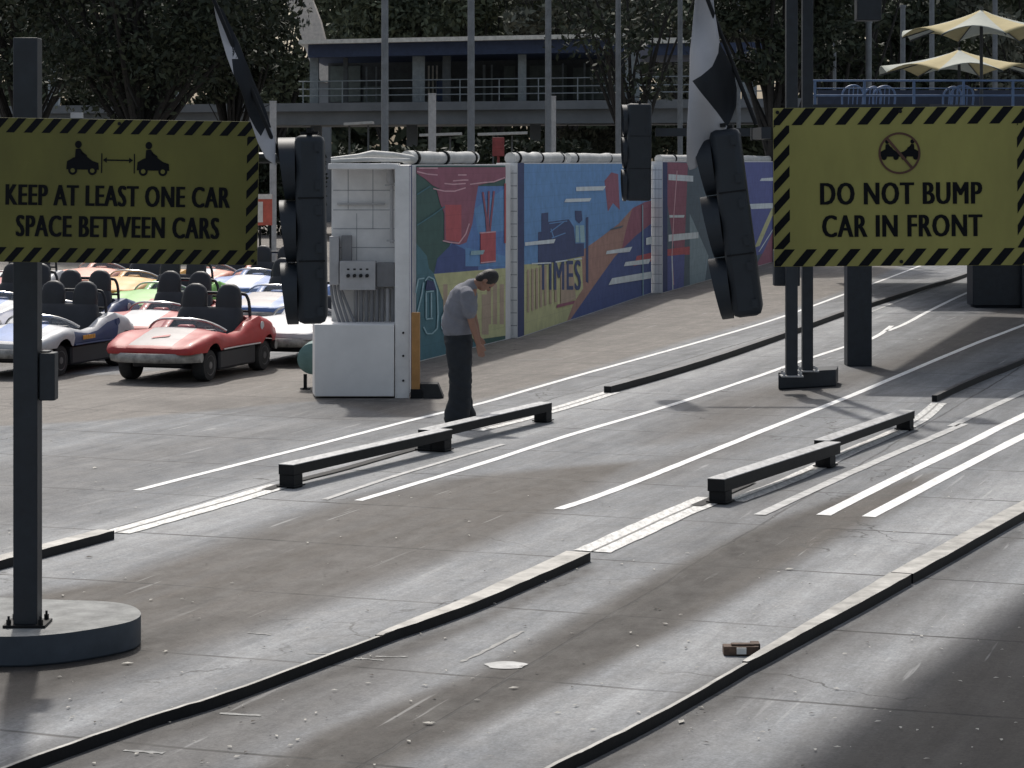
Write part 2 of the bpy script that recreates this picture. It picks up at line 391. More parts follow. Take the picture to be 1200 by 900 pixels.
# flat plate strips where the guide rail is taken out
PLATE = mat("pale_steel_plate", (0.60, 0.60, 0.585), 0.5, metal=0.1, var=0.38, scale=6, stretch=(4, 1, 1), bump=0.15)
SLOT = mat("rail_slot", (0.012, 0.012, 0.014), 0.8)
def plate_strip(px, w):
    flat_strip("plate_strip", px, w, PLATE, z=0.006, jag=0.006)
    pts = path(px); ns = normals(pts); mb = MB(); h = []
    for p, q in zip(pts, ns): h += [p - q * 0.006 + Vector((0, 0, 0.010)), p + q * 0.010 + Vector((0, 0, 0.010))]
    for i in range(len(pts) - 1): mb.add([h[2 * i], h[2 * i + 1], h[2 * i + 3], h[2 * i + 2]], [(0, 1, 2, 3)])
    tag(mb.build("plate_seam", mat("plate_seam", (0.30, 0.295, 0.285), 0.7), smooth=False), kind="structure")
plate_strip([(136, 625), (200, 607), (270, 587), (330, 569)], 0.24)
plate_strip([(555, 505), (600, 494), (648, 481), (685, 470), (717, 460)], 0.22)
plate_strip([(694, 647), (740, 626), (790, 603), (836, 584)], 0.28)
plate_strip([(860, 588), (930, 561), (1000, 528), (1070, 497), (1100, 473)], 0.18)
for px in ([(312, 575), (345, 565), (400, 551), (460, 534), (505, 521)], [(815, 594), (848, 580), (880, 566)]):
    flat_strip("rail_slot", px, 0.10, SLOT, z=0.011)
# worn paint oval and scuffs
mb = MB(); c0 = G(593, 780)
mb.add([c0 + Vector((math.cos(a) * 0.115 * (1 + 0.12 * math.sin(5 * a)), math.sin(a) * 0.10, 0.004)) for a in np.linspace(0, 2 * math.pi, 24, endpoint=False)], [tuple(range(24))])
tag(mb.build("worn_paint_spot", WORN, smooth=False), kind="structure")
for px, w in (([(540, 776), (575, 760), (612, 740)], 0.03), ([(440, 770), (478, 770)], 0.02), ([(145, 880), (192, 883)], 0.03), ([(258, 836), (306, 839)], 0.03), ([(290, 742), (318, 744)], 0.02), ([(360, 766), (390, 767)], 0.02), ([(200, 829), (220, 831)], 0.02), ([(605, 422), (660, 421)], 0.05), ([(415, 772), (450, 774)], 0.02)):
    flat_strip("paint_scuff", px, w, mat("scuff_paint", (0.33, 0.33, 0.32), 0.8, var=0.35, scale=14), z=0.003, jag=0.01)

# ------------------------------------------------------------------ guide rails (raised kerbs)
def guide_rail(px, w, h, label, n=6, top=STEELTOP):
    pts = path(px, n); ns = normals(pts); mb = MB(); rings = []
    W = w if isinstance(w, (list, tuple)) else [w, w]
    for i, (p, q) in enumerate(zip(pts, ns)):
        ww = W[0] + (W[1] - W[0]) * i / (len(pts) - 1)
        jz = random.uniform(-0.002, 0.002)
        rings.append([p, p + Vector((0, 0, h + jz)), p + q * ww + Vector((0, 0, h + jz)), p + q * ww])
    for i in range(len(rings) - 1):
        a, b = rings[i], rings[i + 1]
        mb.add([a[0], b[0], b[1], a[1]], [(0, 1, 2, 3)], 0)
        mb.add([a[1], b[1], b[2], a[2]], [(0, 1, 2, 3)], 1)
        mb.add([a[2], b[2], b[3], a[3]], [(0, 1, 2, 3)], 0)
    mb.add(rings[0], [(0, 1, 2, 3)], 0); mb.add(rings[-1], [(3, 2, 1, 0)], 0)
    bm_o = mb.build("guide_rail", [DARKSTEEL, top], smooth=False)
    tag(bm_o, label, "guide rail", "steel guide rails set in the track"); return bm_o
PALETOP = mat("pale_kerb_top", (0.44, 0.425, 0.395), 0.65, var=0.38, scale=5, bump=0.25)
DARKTOP = mat("dark_rail_top", (0.10, 0.10, 0.105), 0.45, metal=0.3, var=0.3, scale=8)
guide_rail([(-120, 702), (-60, 684), (0, 668), (60, 652), (134, 632)], 0.14, 0.065, "low pale-topped guide rail at the left edge, passing behind the left sign post", top=PALETOP)
guide_rail([(716, 461), (780, 443), (850, 421), (918, 397), (985, 372), (1040, 354), (1090, 338), (1140, 322), (1250, 279)], 0.09, 0.085, "thin black guide rail curving away past the twin posts, parallel to the mural wall", top=DARKTOP)
guide_rail([(0, 918), (44, 901), (178, 853), (267, 825), (400, 775), (462, 751)], 0.024, 0.060, "thin black guide rail running from the bottom left corner up to the pale tapering kerb", top=PALETOP)
guide_rail([(446, 757), (470, 748), (500, 738), (560, 716), (620, 690), (692, 658)], [0.035, 0.18], 0.062, "tapering kerb with pale top and black side, in the middle of the foreground", top=PALETOP)
guide_rail([(1098, 471), (1130, 456), (1165, 441), (1200, 427), (1320, 375)], 0.06, 0.075, "dark guide rail at the right edge, in the shade beyond the shorter raised rail", top=DARKTOP)
guide_rail([(600, 938), (665, 905), (700, 888), (770, 852), (850, 806), (888, 783)], 0.024, 0.062, "thin black guide rail running from the bottom edge up to the small rusty bracket", top=PALETOP)
guide_rail([(876, 790), (900, 778), (960, 745), (1010, 718), (1068, 685)], [0.03, 0.15], 0.068, "tapering pale-topped kerb beside the small rusty bracket", top=PALETOP)
guide_rail([(1070, 684), (1120, 656), (1200, 610), (1310, 550)], [0.15, 0.165], 0.068, "pale-topped kerb leaving the right edge of the picture, beyond a joint", top=PALETOP)

# raised rails (beams on legs)
def raised_rail(a, b, legs, h, w, bh, label, lw=0.15):
    A, B = G(*a), G(*b); t = (B - A).normalized(); q = Vector((-t.y, t.x, 0)); L_ = (B - A).length
    root = thing("raised_rail", A + q * w / 2, label, "raised rail", "raised steel rails on legs")
    rot = Matrix((t, q, Vector((0, 0, 1)))).transposed()
    mb = MB(); mb.box(A + t * L_ / 2 + q * w / 2 + Vector((0, 0, h - bh / 2)), (L_, w, bh), rot, 0)
    # flat top plate, a little wider
    mb.box(A + t * L_ / 2 + q * w / 2 + Vector((0, 0, h + 0.004)), (L_ + 0.004, w + 0.006, 0.008), rot, 1)
    part(mb, "beam", [DARKSTEEL, STEELTOP], root, bevel=0.004)
    for f in legs:
        mb = MB(); hh = h - bh
        mb.box(A + t * (L_ * f) + q * w / 2 + Vector((0, 0, hh / 2 - 0.0005)), (lw, w * 0.96, hh - 0.001), rot, 0)
        mb.box(A + t * (L_ * f) + q * w / 2 + Vector((0, 0, 0.018)), (lw + 0.04, w + 0.03, 0.012), rot, 0)
        part(mb, "leg", DARKSTEEL, root, bevel=0.004)
raised_rail((344, 573), (530, 528), (0.028, 0.972), 0.20, 0.15, 0.085, "low black rail on legs left of the person, the leftmost of the four")
raised_rail((506, 529), (647, 494), (0.02, 0.975), 0.20, 0.15, 0.085, "low black rail on legs directly at the feet of the person")
raised_rail((849, 592), (985, 545), (0.035, 0.93), 0.205, 0.15, 0.10, "low black rail on legs right of centre, its chamfered near end facing the viewer")
raised_rail((972, 541), (1072, 503), (0.02, 0.965), 0.19, 0.15, 0.08, "low black rail on legs below the twin posts, rightmost of the four")

# small rusty bracket
c0 = G(868, 767); root = thing("rusty_bracket", c0, "small rusty steel bracket with a pale square label lying beside the kerb", "bracket")
RUST = mat("rust_brown", (0.11, 0.07, 0.05), 0.8, var=0.4, scale=25, bump=0.4)
mb = MB(); mb.box(c0 + Vector((0, 0, 0.028)), (0.20, 0.09, 0.05)); mb.box(c0 + Vector((0.085, 0.03, 0.032)), (0.05, 0.09, 0.062)); mb.box(c0 + Vector((0.01, 0.0, 0.058)), (0.13, 0.05, 0.012))
part(mb, "body", RUST, root, bevel=0.004)
mb = MB(); mb.box(c0 + Vector((0.0, -0.050, 0.030)), (0.055, 0.008, 0.036)); part(mb, "plate", mat("label_pale", (0.75, 0.74, 0.7), 0.6), root)

# ================================================================== MURAL WALLS
S1, E1 = Vector((-1.336, 33.1, 0)), Vector((-0.02, 37.6, 0))
S2, E2 = Vector((0.085, 37.62, 0)), Vector((2.92, 50.35, 0))
S3, E3 = Vector((3.17, 50.4, 0)), Vector((8.4, 70.5, 0))
def wallpt(px, py, S, E, k=0):
    d = E - S; r = Vector(((px - 600) / F, 1, 0))
    # S + d t = r s
    den = d.x * r.y - d.y * r.x
    t = (r.x * S.y - r.y * S.x) / den
    p = S + d * t
    n = Vector((d.y, -d.x, 0)).normalized()
    z = H + (HY - py) * p.y / F
    return Vector((p.x, p.y, z)) + n * (0.003 + 0.0004 * k)
NAVY = sh("mural_navy", (38, 46, 74)); MGREEN = sh("mural_green", (44, 66, 62)); MTEAL = sh("mural_teal", (52, 82, 90)); MBLUE = sh("mural_blue", (66, 92, 132))
MBLUE2 = sh("mural_deep_blue", (50, 62, 98)); MRED = sh("mural_red", (104, 64, 76)); MRED2 = sh("mural_bright_red", (128, 62, 66)); MYEL = sh("mural_yellow", (134, 134, 100))
MORG = sh("mural_orange", (118, 92, 84)); MTAN = sh("mural_tan", (124, 110, 96)); MWHITE = sh("mural_white", (150, 156, 164)); MSKY = sh("mural_sky", (72, 104, 138)); MGREY = sh("mural_grey", (96, 110, 116)); MPINK = sh("mural_pink_line", (150, 120, 126)); MDBLUE = sh("mural_ink", (44, 54, 82)); MLTEAL = sh("mural_pale_teal", (106, 130, 136)); MPURP = sh("mural_purple", (62, 68, 108)); MSLATE = sh("mural_slate", (60, 72, 80))
MURALS = [MGREEN, MTEAL, MBLUE, MBLUE2, MRED, MRED2, MYEL, MORG, MTAN, MWHITE, MSKY, MGREY, MPINK, MDBLUE, MLTEAL, NAVY, MPURP, MSLATE]
MI = {m: i for i, m in enumerate(MURALS)}
class Mural:
    def __init__(s, S, E): s.S, s.E, s.mb, s.k = S, E, MB(), 0
    def area(s, pts, m, k=None):
        s.k += 1
        s.mb.poly([wallpt(x, y, s.S, s.E, s.k if k is None else k) for x, y in pts], MI[m])
    def stroke(s, pts, w, m):
        s.k += 1
        for i in range(len(pts) - 1):
            (x0, y0), (x1, y1) = pts[i], pts[i + 1]; l = math.hypot(x1 - x0, y1 - y0) or 1
            nx_, ny_ = -(y1 - y0) / l * w / 2, (x1 - x0) / l * w / 2
            s.mb.poly([wallpt(a, b, s.S, s.E, s.k + i % 2 * 0.4) for a, b in ((x0 - nx_, y0 - ny_), (x1 - nx_, y1 - ny_), (x1 + nx_, y1 + ny_), (x0 + nx_, y0 + ny_))], MI[m])
    def baseline(s, px):      # row of the wall's foot below a column
        p = wallpt(px, 0, s.S, s.E); return HY + F * (H - 0.012) / p.y
    def text(s, word, box, m, italic=0.0, wide=0.0):
        s.k += 1; x0, y0, x1, y1 = box
        for tri in text_polys(word, x0, y0, x1, y1, italic, 0.0): s.mb.poly([wallpt(x, y, s.S, s.E, s.k) for x, y in tri], MI[m])
def text_mesh(word, offset=0.0):
    cu = bpy.data.curves.new("t", 'FONT'); cu.body = word; cu.size = 1; cu.offset = offset; cu.resolution_u = 3; cu.space_character = 1.12
    o = bpy.data.objects.new("t", cu); COL.objects.link(o)
    dg = bpy.context.evaluated_depsgraph_get(); dg.update()
    me = bpy.data.meshes.new_from_object(o.evaluated_get(dg))
    vs_ = [v.co.copy() for v in me.vertices]; fs_ = [list(p.vertices) for p in me.polygons]
    bpy.data.objects.remove(o); bpy.data.curves.remove(cu); bpy.data.meshes.remove(me)
    return vs_, fs_
def text_polys(word, x0, y0, x1, y1, italic=0.0, wide=0.02):
    v, f = text_mesh(word, wide)
    ax, bx_ = min(p.x for p in v), max(p.x for p in v); ay, by = min(p.y for p in v), max(p.y for p in v)
    q = [(x0 + (p.x - ax) / (bx_ - ax) * (x1 - x0) + italic * (p.y - ay) / (by - ay), y1 + (p.y - ay) / (by - ay) * (y0 - y1)) for p in v]
    return [[q[i] for i in poly] for poly in f]

def wall_block(S, E, thick, h, pier_w, label, pier=True):
    root = thing("mural_wall", S, label, "wall", "painted block walls along the track")
    d = (E - S).normalized(); n = Vector((d.y, -d.x, 0)); L_ = (E - S).length
    rot = Matrix((d, n, Vector((0, 0, 1)))).transposed()
    mb = MB(); mb.box(S + d * L_ / 2 - n * (thick / 2) + Vector((0, 0, h / 2)), (L_, thick, h), rot)
    part(mb, "wall", WHITEBLK, root)
    return root, d, n
r1, d1, n1 = wall_block(S1, E1, 0.30, 2.74, 0, "white block wall section painted green, blue, red and yellow, directly behind the person")
r2, d2, n2 = wall_block(S2, E2, 0.34, 2.76, 0, "white block wall section painted sky blue with a typewriter and an orange diagonal band")
r3, d3, n3 = wall_block(S3, E3, 0.34, 2.78, 0, "far wall section painted navy and red, behind the tilted traffic signal")
# course joints on the white end faces
PIERW = mat("white_pier", (0.86, 0.86, 0.85), 0.7, var=0.08, scale=3)
JOINT = mat("block_joint", (0.36, 0.37, 0.39), 0.8)
for root, S, d, n in ((r2, S2, d2, n2), (r3, S3, d3, n3)):
    mb = MB()
    for i in range(1, 14):
        mb.box(S - n * 0.17 - d * 0.0115 + Vector((0, 0, i * 0.2)), (0.006, 0.335, 0.012), Matrix((d, n, Vector((0, 0, 1)))).transposed())
    for k in (0.07, 0.14, 0.21):
        mb.box(S - n * k - d * 0.0105 + Vector((0, 0, 1.35)), (0.005, 0.005, 2.6), Matrix((d, n, Vector((0, 0, 1)))).transposed())
    part(mb, "block_joints", JOINT, root, smooth=False)
    mb = MB(); mb.box(S - n * 0.17 + d * 0.012 - d * 0.013 + Vector((0, 0, 1.37)), (0.02, 0.337, 2.72), Matrix((d, n, Vector((0, 0, 1)))).transposed()); part(mb, "end_pier", PIERW, root)

M = Mural(S1, E1); bl = M.baseline
M.area([(487.5, 194), (592, 194), (592, bl(592)), (487.5, bl(487.5))], MGREEN)
M.area([(487.5, 300), (510, 322), (530, 360), (548, 395), (560, bl(560)), (487.5, bl(487.5))], MTEAL)
M.area([(487.5, 285), (500, 300), (505, 330), (490, 345), (487.5, 350)], MTEAL)
M.area([(540, 218), (592, 218), (592, 325), (508, 325), (522, 300), (534, 270), (538, 240)], MBLUE)
M.area([(512, 303), (530, 285), (560, 300), (560, 322), (508, 322)], MBLUE2)
M.area([(545, 290), (592, 300), (592, 312), (545, 312)], MSKY)
M.area([(555, 245), (592, 220), (592, 270), (560, 275)], MSKY)
M.area([(508, 321), (592, 314), (592, bl(592) - 4), (556, bl(556) - 8), (535, 385), (518, 350)], MYEL)
for x in (519, 570, 577, 585): M.area([(x, 333), (x + 5, 333), (x + 5, 380), (x, 380)], MTAN)
M.area([(564, 345), (572, 345), (572, 392), (564, 392)], MTAN)
M.area([(487.5, 196), (592, 196), (592, 209), (580, 213), (568, 215), (545, 222), (520, 224), (506, 217), (498, 210), (487.5, 203)], MRED)
M.area([(511, 222), (560, 216), (556, 240), (553, 262), (546, 284), (538, 287), (520, 283), (520, 250), (515, 238)], MRED)
M.area([(521, 240), (540, 240), (540, 284), (522, 281)], MRED2)
for pts in ([(488, 201), (500, 204), (512, 205)], [(536, 205), (546, 205)], [(507, 221), (520, 224), (532, 224), (545, 220)], [(520, 215), (530, 216), (545, 215)], [(530, 212), (542, 211), (548, 211)], [(550, 216), (565, 214), (578, 213), (591, 208)], [(518, 282), (526, 284), (537, 285), (545, 274), (549, 262)], [(490, 197), (512, 197)]):
    M.stroke(pts, 1.4, MPINK)
for pts in ([(565, 225), (569, 255), (570, 272)], [(572, 224), (571, 272)], [(578, 224), (573, 272)]): M.stroke(pts, 2.2, MRED)
M.area([(590, 215), (592, 215), (592, 285), (590, 285)], MRED2)
M.area([(562, 273), (580, 272), (580, 307), (562, 309)], MRED2); M.stroke([(561, 273), (580, 271.5)], 1.5, MPINK); M.stroke([(562, 308), (580, 306)], 1.2, MPINK)
M.area([(551, 294), (567, 293), (565, 298), (550, 299)], MLTEAL)
for pts in ([(487.5, 228), (503, 218)], [(487.5, 264), (506, 252), (520, 242)]): M.stroke(pts, 1.4, MTEAL)
# outlined letters, like a slanted stroke and a tall rounded figure
for pts in ([(486, 343), (489, 327), (496, 326)], [(488, 366), (493, 345), (495, 331)], [(495, 383), (499, 391), (505, 391), (511, 385), (512, 368), (511, 340), (507, 327), (501, 324), (497, 329)], [(498, 342), (507, 341)], [(498, 374), (506, 373)], [(498, 343), (498, 373)], [(504, 343), (504, 372)], [(516, 372), (516, 384), (520, 389), (524, 386)], [(516, 372), (519, 366), (524, 352)]):
    M.stroke(pts, 1.6, MLTEAL)
M.area([(499, 328), (507, 330), (510, 340), (497, 340)], NAVY)
M.mb.build("mural", MURALS, r1, smooth=False, fix=False)

M = Mural(S2, E2); bl = M.baseline
M.area([(606.5, 191), (614, 191), (614, bl(614)), (606.5, bl(606.5))], NAVY)
M.area([(614, 192), (763, 192), (763, bl(763)), (614, bl(614))], MSKY)
M.area([(614, 310), (640, 308), (684, 298), (690, 340), (664, bl(664)), (614, bl(614))], MYEL)
M.area([(668, bl(668)), (695, 335), (720, 300), (745, 276), (763, 262), (763, bl(763))], MBLUE2)
M.area([(681, 294), (700, 281), (725, 262), (741, 244), (755, 237), (763, 235), (763, 262), (745, 276), (720, 301), (695, 336), (668, bl(668)), (664, bl(664)), (672, 355), (683, 338)], MORG)
M.area([(741, 244), (755, 237), (763, 235), (763, 262), (745, 276), (728, 293), (735, 262)], MRED)
M.area([(708, 212), (716, 202), (724, 204), (726, 246), (718, 238), (712, 248)], MRED)
M.area([(746, 300), (763, 296), (763, 306), (742, 312)], MRED2)
# typewriter
M.area([(630, 287), (684, 285), (684, 300), (630, 311)], MDBLUE)
M.area([(634, 250), (642, 249), (642, 288), (634, 288)], MDBLUE); M.area([(630, 272), (640, 271), (640, 290), (630, 290)], MDBLUE)
M.area([(642, 260), (666, 257), (672, 266), (674, 288), (642, 288)], MDBLUE)
M.area([(673, 247), (681, 247), (682, 258), (678, 262), (674, 258)], MDBLUE)
M.area([(686, 255), (689, 254), (689, 332), (686, 330)], MDBLUE)
M.area([(674, 264), (684, 264), (685, 284), (674, 284)], MLTEAL)
for pts in ([(644, 272), (652, 266), (660, 260)], [(646, 279), (662, 273)], [(643, 262), (664, 259)], [(645, 268), (648, 278)], [(678, 264), (679, 284)]): M.stroke(pts, 1.2, MSKY)
# lettering with long drawn-out stems
for i, x in enumerate((617, 622, 627, 632, 637, 643, 649)): M.area([(x, 316 - i), (x + 2.6, 316 - i), (x + 2.6, 366 - i * 2), (x, 366 - i * 2)], MTAN)
M.area([(656, 310), (670, 308), (674, 350), (656, 358)], MTAN)
M.text("TIMES", (630, 305, 679, 340), MDBLUE); M.text("TIMES", (631, 305, 680, 340), MDBLUE)
M.stroke([(622, 309), (645, 308)], 1.6, MWHITE); M.stroke([(650, 307), (664, 305)], 1.6, MWHITE); M.stroke([(672, 304), (681, 303)], 1.6, MWHITE)
M.area([(652, 357), (673, 352), (671, 356), (651, 361)], MRED)
for q in ([(614, 284), (650, 280), (648, 285), (614, 288)], [(674, 219), (709, 218), (706, 223), (674, 224)], [(662, 233), (692, 232), (690, 236), (660, 237)], [(710, 294), (740, 289), (737, 295), (709, 298)], [(732, 307), (762, 303), (759, 309), (730, 312)], [(716, 326), (763, 318), (763, 326), (712, 334)], [(756, 279), (763, 277), (763, 286), (756, 287)], [(715, 268), (730, 264), (727, 267), (713, 270)]):
    M.area(q, MWHITE if q[0][0] != 715 else MSLATE)
M.stroke([(752, 240), (752.5, bl(752))], 1.0, MLTEAL)
M.mb.build("mural", MURALS, r2, smooth=False, fix=False)

M = Mural(S3, E3); bl = M.baseline
M.area([(776.5, 190), (782, 190), (782, bl(782)), (776.5, bl(776.5))], NAVY)
M.area([(782, 190), (930, 190), (930, bl(930)), (782, bl(782))], MSLATE)
M.area([(782, 190), (806, 191), (802, 290), (790, 291), (782, 240)], MRED)
M.area([(782, 292), (815, 288), (812, 298), (782, 300)], MRED2)
M.area([(782, 300), (802, 298), (801, bl(801)), (782, bl(782))], MPURP)
M.area([(808, 250), (830, 300), (826, bl(826)), (808, bl(808))], MGREY)
M.area([(870, 190), (930, 190), (930, bl(930) - 14), (884, 300), (876, 240)], MPURP)
M.area([(885, bl(885)), (896, 292), (906, 270), (930, 260), (930, bl(930))], MRED)
M.area([(884, 290), (896, 262), (906, 240), (908, 246), (890, 288)], MYEL)
for q in ([(783, 204), (812, 206), (812, 213), (783, 211)], [(784, 252), (802, 252), (801, 255), (784, 255)], [(783, 275), (818, 272), (818, 279), (783, 283)], [(892, 209), (906, 208), (906, 212), (890, 212)], [(878, 239), (930, 237), (930, 243), (880, 245)]): M.area(q, MWHITE)
M.stroke([(793, 200), (789, 255), (787, 300), (789, 334)], 1.0, MPINK); M.stroke([(889, 295), (906, 268)], 1.0, MWHITE); M.stroke([(787, 300), (788, bl(788))], 1.2, MWHITE)
M.mb.build("mural", MURALS, r3, smooth=False, fix=False)

# white rolled covers along the wall tops
ROLL = mat("white_roll", (0.55, 0.55, 0.53), 0.6, var=0.14, scale=5, bump=0.3, bscale=9)
for (a, b, S, d, n, lab) in ((0.02, 3.2, S1, d1, n1, "white rolled tarpaulin on the wall top above the red and green mural"), (0.1, 4.2, S2, d2, n2, "white rolled tarpaulin on the wall top at the left of the typewriter mural"), (4.6, 12.6, S2, d2, n2, "long white rolled tarpaulin on the wall top above the orange diagonal band"), (0.3, 19, S3, d3, n3, "white rolled tarpaulin along the top of the far navy wall")):
    p0, p1 = S + d * a - n * 0.13 + Vector((0, 0, 2.835)), S + d * b - n * 0.13 + Vector((0, 0, 2.835))
    root = thing("rolled_tarpaulin", p0 - Vector((0, 0, 0.10)), lab, "tarpaulin", "rolled tarpaulins on the wall tops")
    k = 14; pts = [p0.lerp(p1, i / k) + Vector((random.uniform(-.01, .01), 0, random.uniform(-.006, .012))) for i in range(k + 1)]
    mb = MB(); mb.tube(pts, [0.095 + random.uniform(-.012, .008) for _ in pts], 12); part(mb, "roll", ROLL, root)
    for f in (0.08, 0.5, 0.93):
        c = p0.lerp(p1, f); mb = MB(); mb.cyl(c - d * 0.03, c + d * 0.03, 0.112, n=14); part(mb, "strap", DARKSTEEL, root)
# drain pipe hoops
for px, y0 in ((609, 180), (395, 186)):
    pass

# ------------------------------------------------------------------ white equipment block at the end of the wall
bc = P(421, 467, 28.15); bc.z = 0
block = thing("equipment_block", bc, "white painted block pillar with electrical boxes in a recess and a white panel below", "utility block")
xL, xR = (363 - 600) * 28.15 / F, (479.5 - 600) * 28.15 / F
xM = (386 - 600) * 28.15 / F; xC = (463 - 600) * 28.15 / F
def zz(py, D=28.15): return H + (HY - py) * D / F
# rear core: back wall of the recess, right cheek
back = 28.75
mb = MB()
mb.box(((xM + xR) / 2 - 0.02, back + 0.15, 1.36), (xR - xM, 0.3, 2.72))
part(mb, "wall", WHITEBLK, block)
mb = MB(); mb.add([(xC, 28.15, 0), (xR, 28.15, 0), (xR - 0.17, 33.05, 0), (xC - 0.3, 33.05, 0), (xC, 28.15, 2.74), (xR, 28.15, 2.74), (xR - 0.17, 33.05, 2.74), (xC - 0.3, 33.05, 2.74)], [(3, 2, 1, 0), (4, 5, 6, 7), (0, 1, 5, 4), (2, 3, 7, 6), (3, 0, 4, 7)], 0)
mb.add([(xR, 28.15, 0), (xR - 0.17, 33.05, 0), (xR - 0.17, 33.05, 2.74), (xR, 28.15, 2.74)], [(0, 1, 2, 3)], 1)
part(mb, "cheek", [WHITEBLK, NAVY], block)
mb = MB(); mb.box(((xM + xC) / 2, 28.6, 2.73), (xC - xM + 0.05, 0.7, 0.07)); part(mb, "cap", WHITEBLK, block, bevel=0.01)
mb = MB(); zt = zz(380)
mb.add([(xL, 28.55, 0.02), (xL + 0.06, 28.12, 0.02), (xC - 0.01, 28.12, 0.02), (xC - 0.01, 28.7, 0.02), (xL, 28.7, 0.02), (xL, 28.55, zt), (xL + 0.06, 28.12, zt), (xC - 0.01, 28.12, zt), (xC - 0.01, 28.7, zt), (xL, 28.7, zt)],
       [(4, 3, 2, 1, 0), (5, 6, 7, 8, 9), (0, 1, 6, 5), (1, 2, 7, 6), (2, 3, 8, 7), (4, 0, 5, 9)])
part(mb, "panel", mat("white_panel", (0.80, 0.795, 0.79), 0.55, var=0.07, scale=2), block, bevel=0.01)
mb = MB()
for y in (223, 246, 268, 290, 312):
    mb.box(((xM + xC) / 2, back - 0.001, zz(y, 28.75)), (xC - xM, 0.004, 0.010))
for x, a, b in ((418, 250, 290), (437, 223, 268), (418, 290, 312), (437, 195, 223), (408, 195, 246)): 
    mb.box(((x - 600) * back / F, back - 0.001, (zz(a, back) + zz(b, back)) / 2), (0.008, 0.004, zz(a, back) - zz(b, back)))
part(mb, "block_joints", JOINT, block, smooth=False)
mb = MB(); mb.box(((xM + xC) / 2 - 0.05, back - 0.03, zz(239, 28.7)), (xC - xM - 0.2, 0.05, 0.02)); part(mb, "rail", GREYBOX, block)
# conduit from the top, with brackets
cx = (459 - 600) * 28.6 / F
mb = MB(); mb.cyl((cx, 28.6, zz(285, 28.6)), (cx, 28.6, zz(196, 28.6)), 0.022, n=10); mb.cyl((cx - 0.01, 28.58, zz(214, 28.6)), (cx - 0.03, 28.5, zz(192, 28.6)), 0.05, 0.04); mb.box((cx, 28.58, zz(217, 28.6)), (0.16, 0.06, 0.02)); mb.box((cx, 28.6, zz(282, 28.6)), (0.12, 0.05, 0.02))
part(mb, "conduit", GREYBOX, block)
def ebox(name, x0, y0, x1, y1, D, dep, m):
    a, b = P(x0, y0, D), P(x1, y1, D); mb = MB(); mb.box(((a.x + b.x) / 2, D + dep / 2, (a.z + b.z) / 2), (abs(b.x - a.x), dep, abs(a.z - b.z)))
    return part(mb, name, m, block, bevel=0.006)
ebox("cabinet", 386, 277, 397, 334, 28.55, 0.16, GREYBOX)
ebox("cabinet", 400, 276, 412, 306, 28.6, 0.12, DGREYBOX)
sw = ebox("switch_box", 398, 306, 440, 340, 28.45, 0.2, GREYBOX)
for i in range(4):
    c = P(408 + i * 7.4, 323, 28.44); mb = MB(); mb.cyl(c + Vector((0, 0.01, 0)), c - Vector((0, 0.03, 0)), 0.022, n=10); mb.box(c + Vector((0, -0.03, 0)), (0.012, 0.02, 0.05), Matrix.Rotation(R(40), 3, 'Y'))
    part(mb, "switch", RUBBER, sw)
    mb = MB(); mb.box(c + Vector((0, 0.008, 0.075)), (0.03, 0.004, 0.02)); part(mb, "switch_label", RUBBER, sw)
ebox("cabinet", 441, 308, 462, 336, 28.5, 0.18, DGREYBOX)
for i in range(12):
    x0 = 401 + i * 5.0; mb = MB()
    if i < 3: pts = [P(388 + i * 4, 334, 28.6), P(390 + i * 5, 352, 28.58), P(398 + i * 5, 378, 28.5)]
    elif i == 3: pts = [P(400, 340, 28.6), P(408, 360, 28.58), P(416, 379, 28.5)]
    else: pts = [P(417 + (i - 4) * 6.2, 338, 28.6), P(417 + (i - 4) * 6.2, 360, 28.6), P(417 + (i - 4) * 6.2, 381, 28.6)]
    mb.tube(dense(pts, 4), 0.018 if i < 4 else 0.024, 8); part(mb, "cable", DGREYBOX if i != 10 else GREYBOX, block)
mb = MB()
for y in (390, 417, 446): mb.cyl((xR - 0.07, 28.16, zz(y)), (xR - 0.07, 28.14, zz(y)), 0.014, n=8)
part(mb, "bolts", RUBBER, block)
# sagging roll on the block top
root = thing("rolled_tarpaulin", P(390, 184, 28.4), "white tarpaulin draped loosely over the top of the equipment block", "tarpaulin")
mb = MB(); mb.tube([P(388, 187, 28.5), P(420, 184, 28.5), P(436, 181, 28.6), P(460, 183, 28.6), P(483, 187, 28.9)], [0.03, 0.04, 0.05, 0.05, 0.055], 10); mb.tube([P(388, 189, 28.3), P(430, 187, 28.3), P(480, 188, 28.6)], 0.025, 8); part(mb, "roll", ROLL, root)

# green tank left of the block
c0 = G(358, 458); root = thing("green_tank", c0, "small green round tank on a stand, half hidden behind the white block", "tank")
TANK = mat("tank_green", (0.12, 0.22, 0.21), 0.4)
mb = MB(); cz = c0 + Vector((0.08, 0.35, 0.38)); mb.cyl(cz + Vector((0, -0.25, 0)), cz + Vector((0, 0.3, 0)), 0.19, n=24); mb.cyl(cz + Vector((0, -0.29, 0)), cz + Vector((0, -0.25, 0)), 0.13, 0.19, n=24); part(mb, "body", TANK, root)
for dx in (-0.1, 0.1):
    mb = MB(); mb.box(cz + Vector((dx, -0.15, -0.29)), (0.04, 0.05, 0.19)); mb.box(cz + Vector((dx, -0.15, -0.372)), (0.12, 0.1, 0.016)); part(mb, "leg", DARKSTEEL, root)

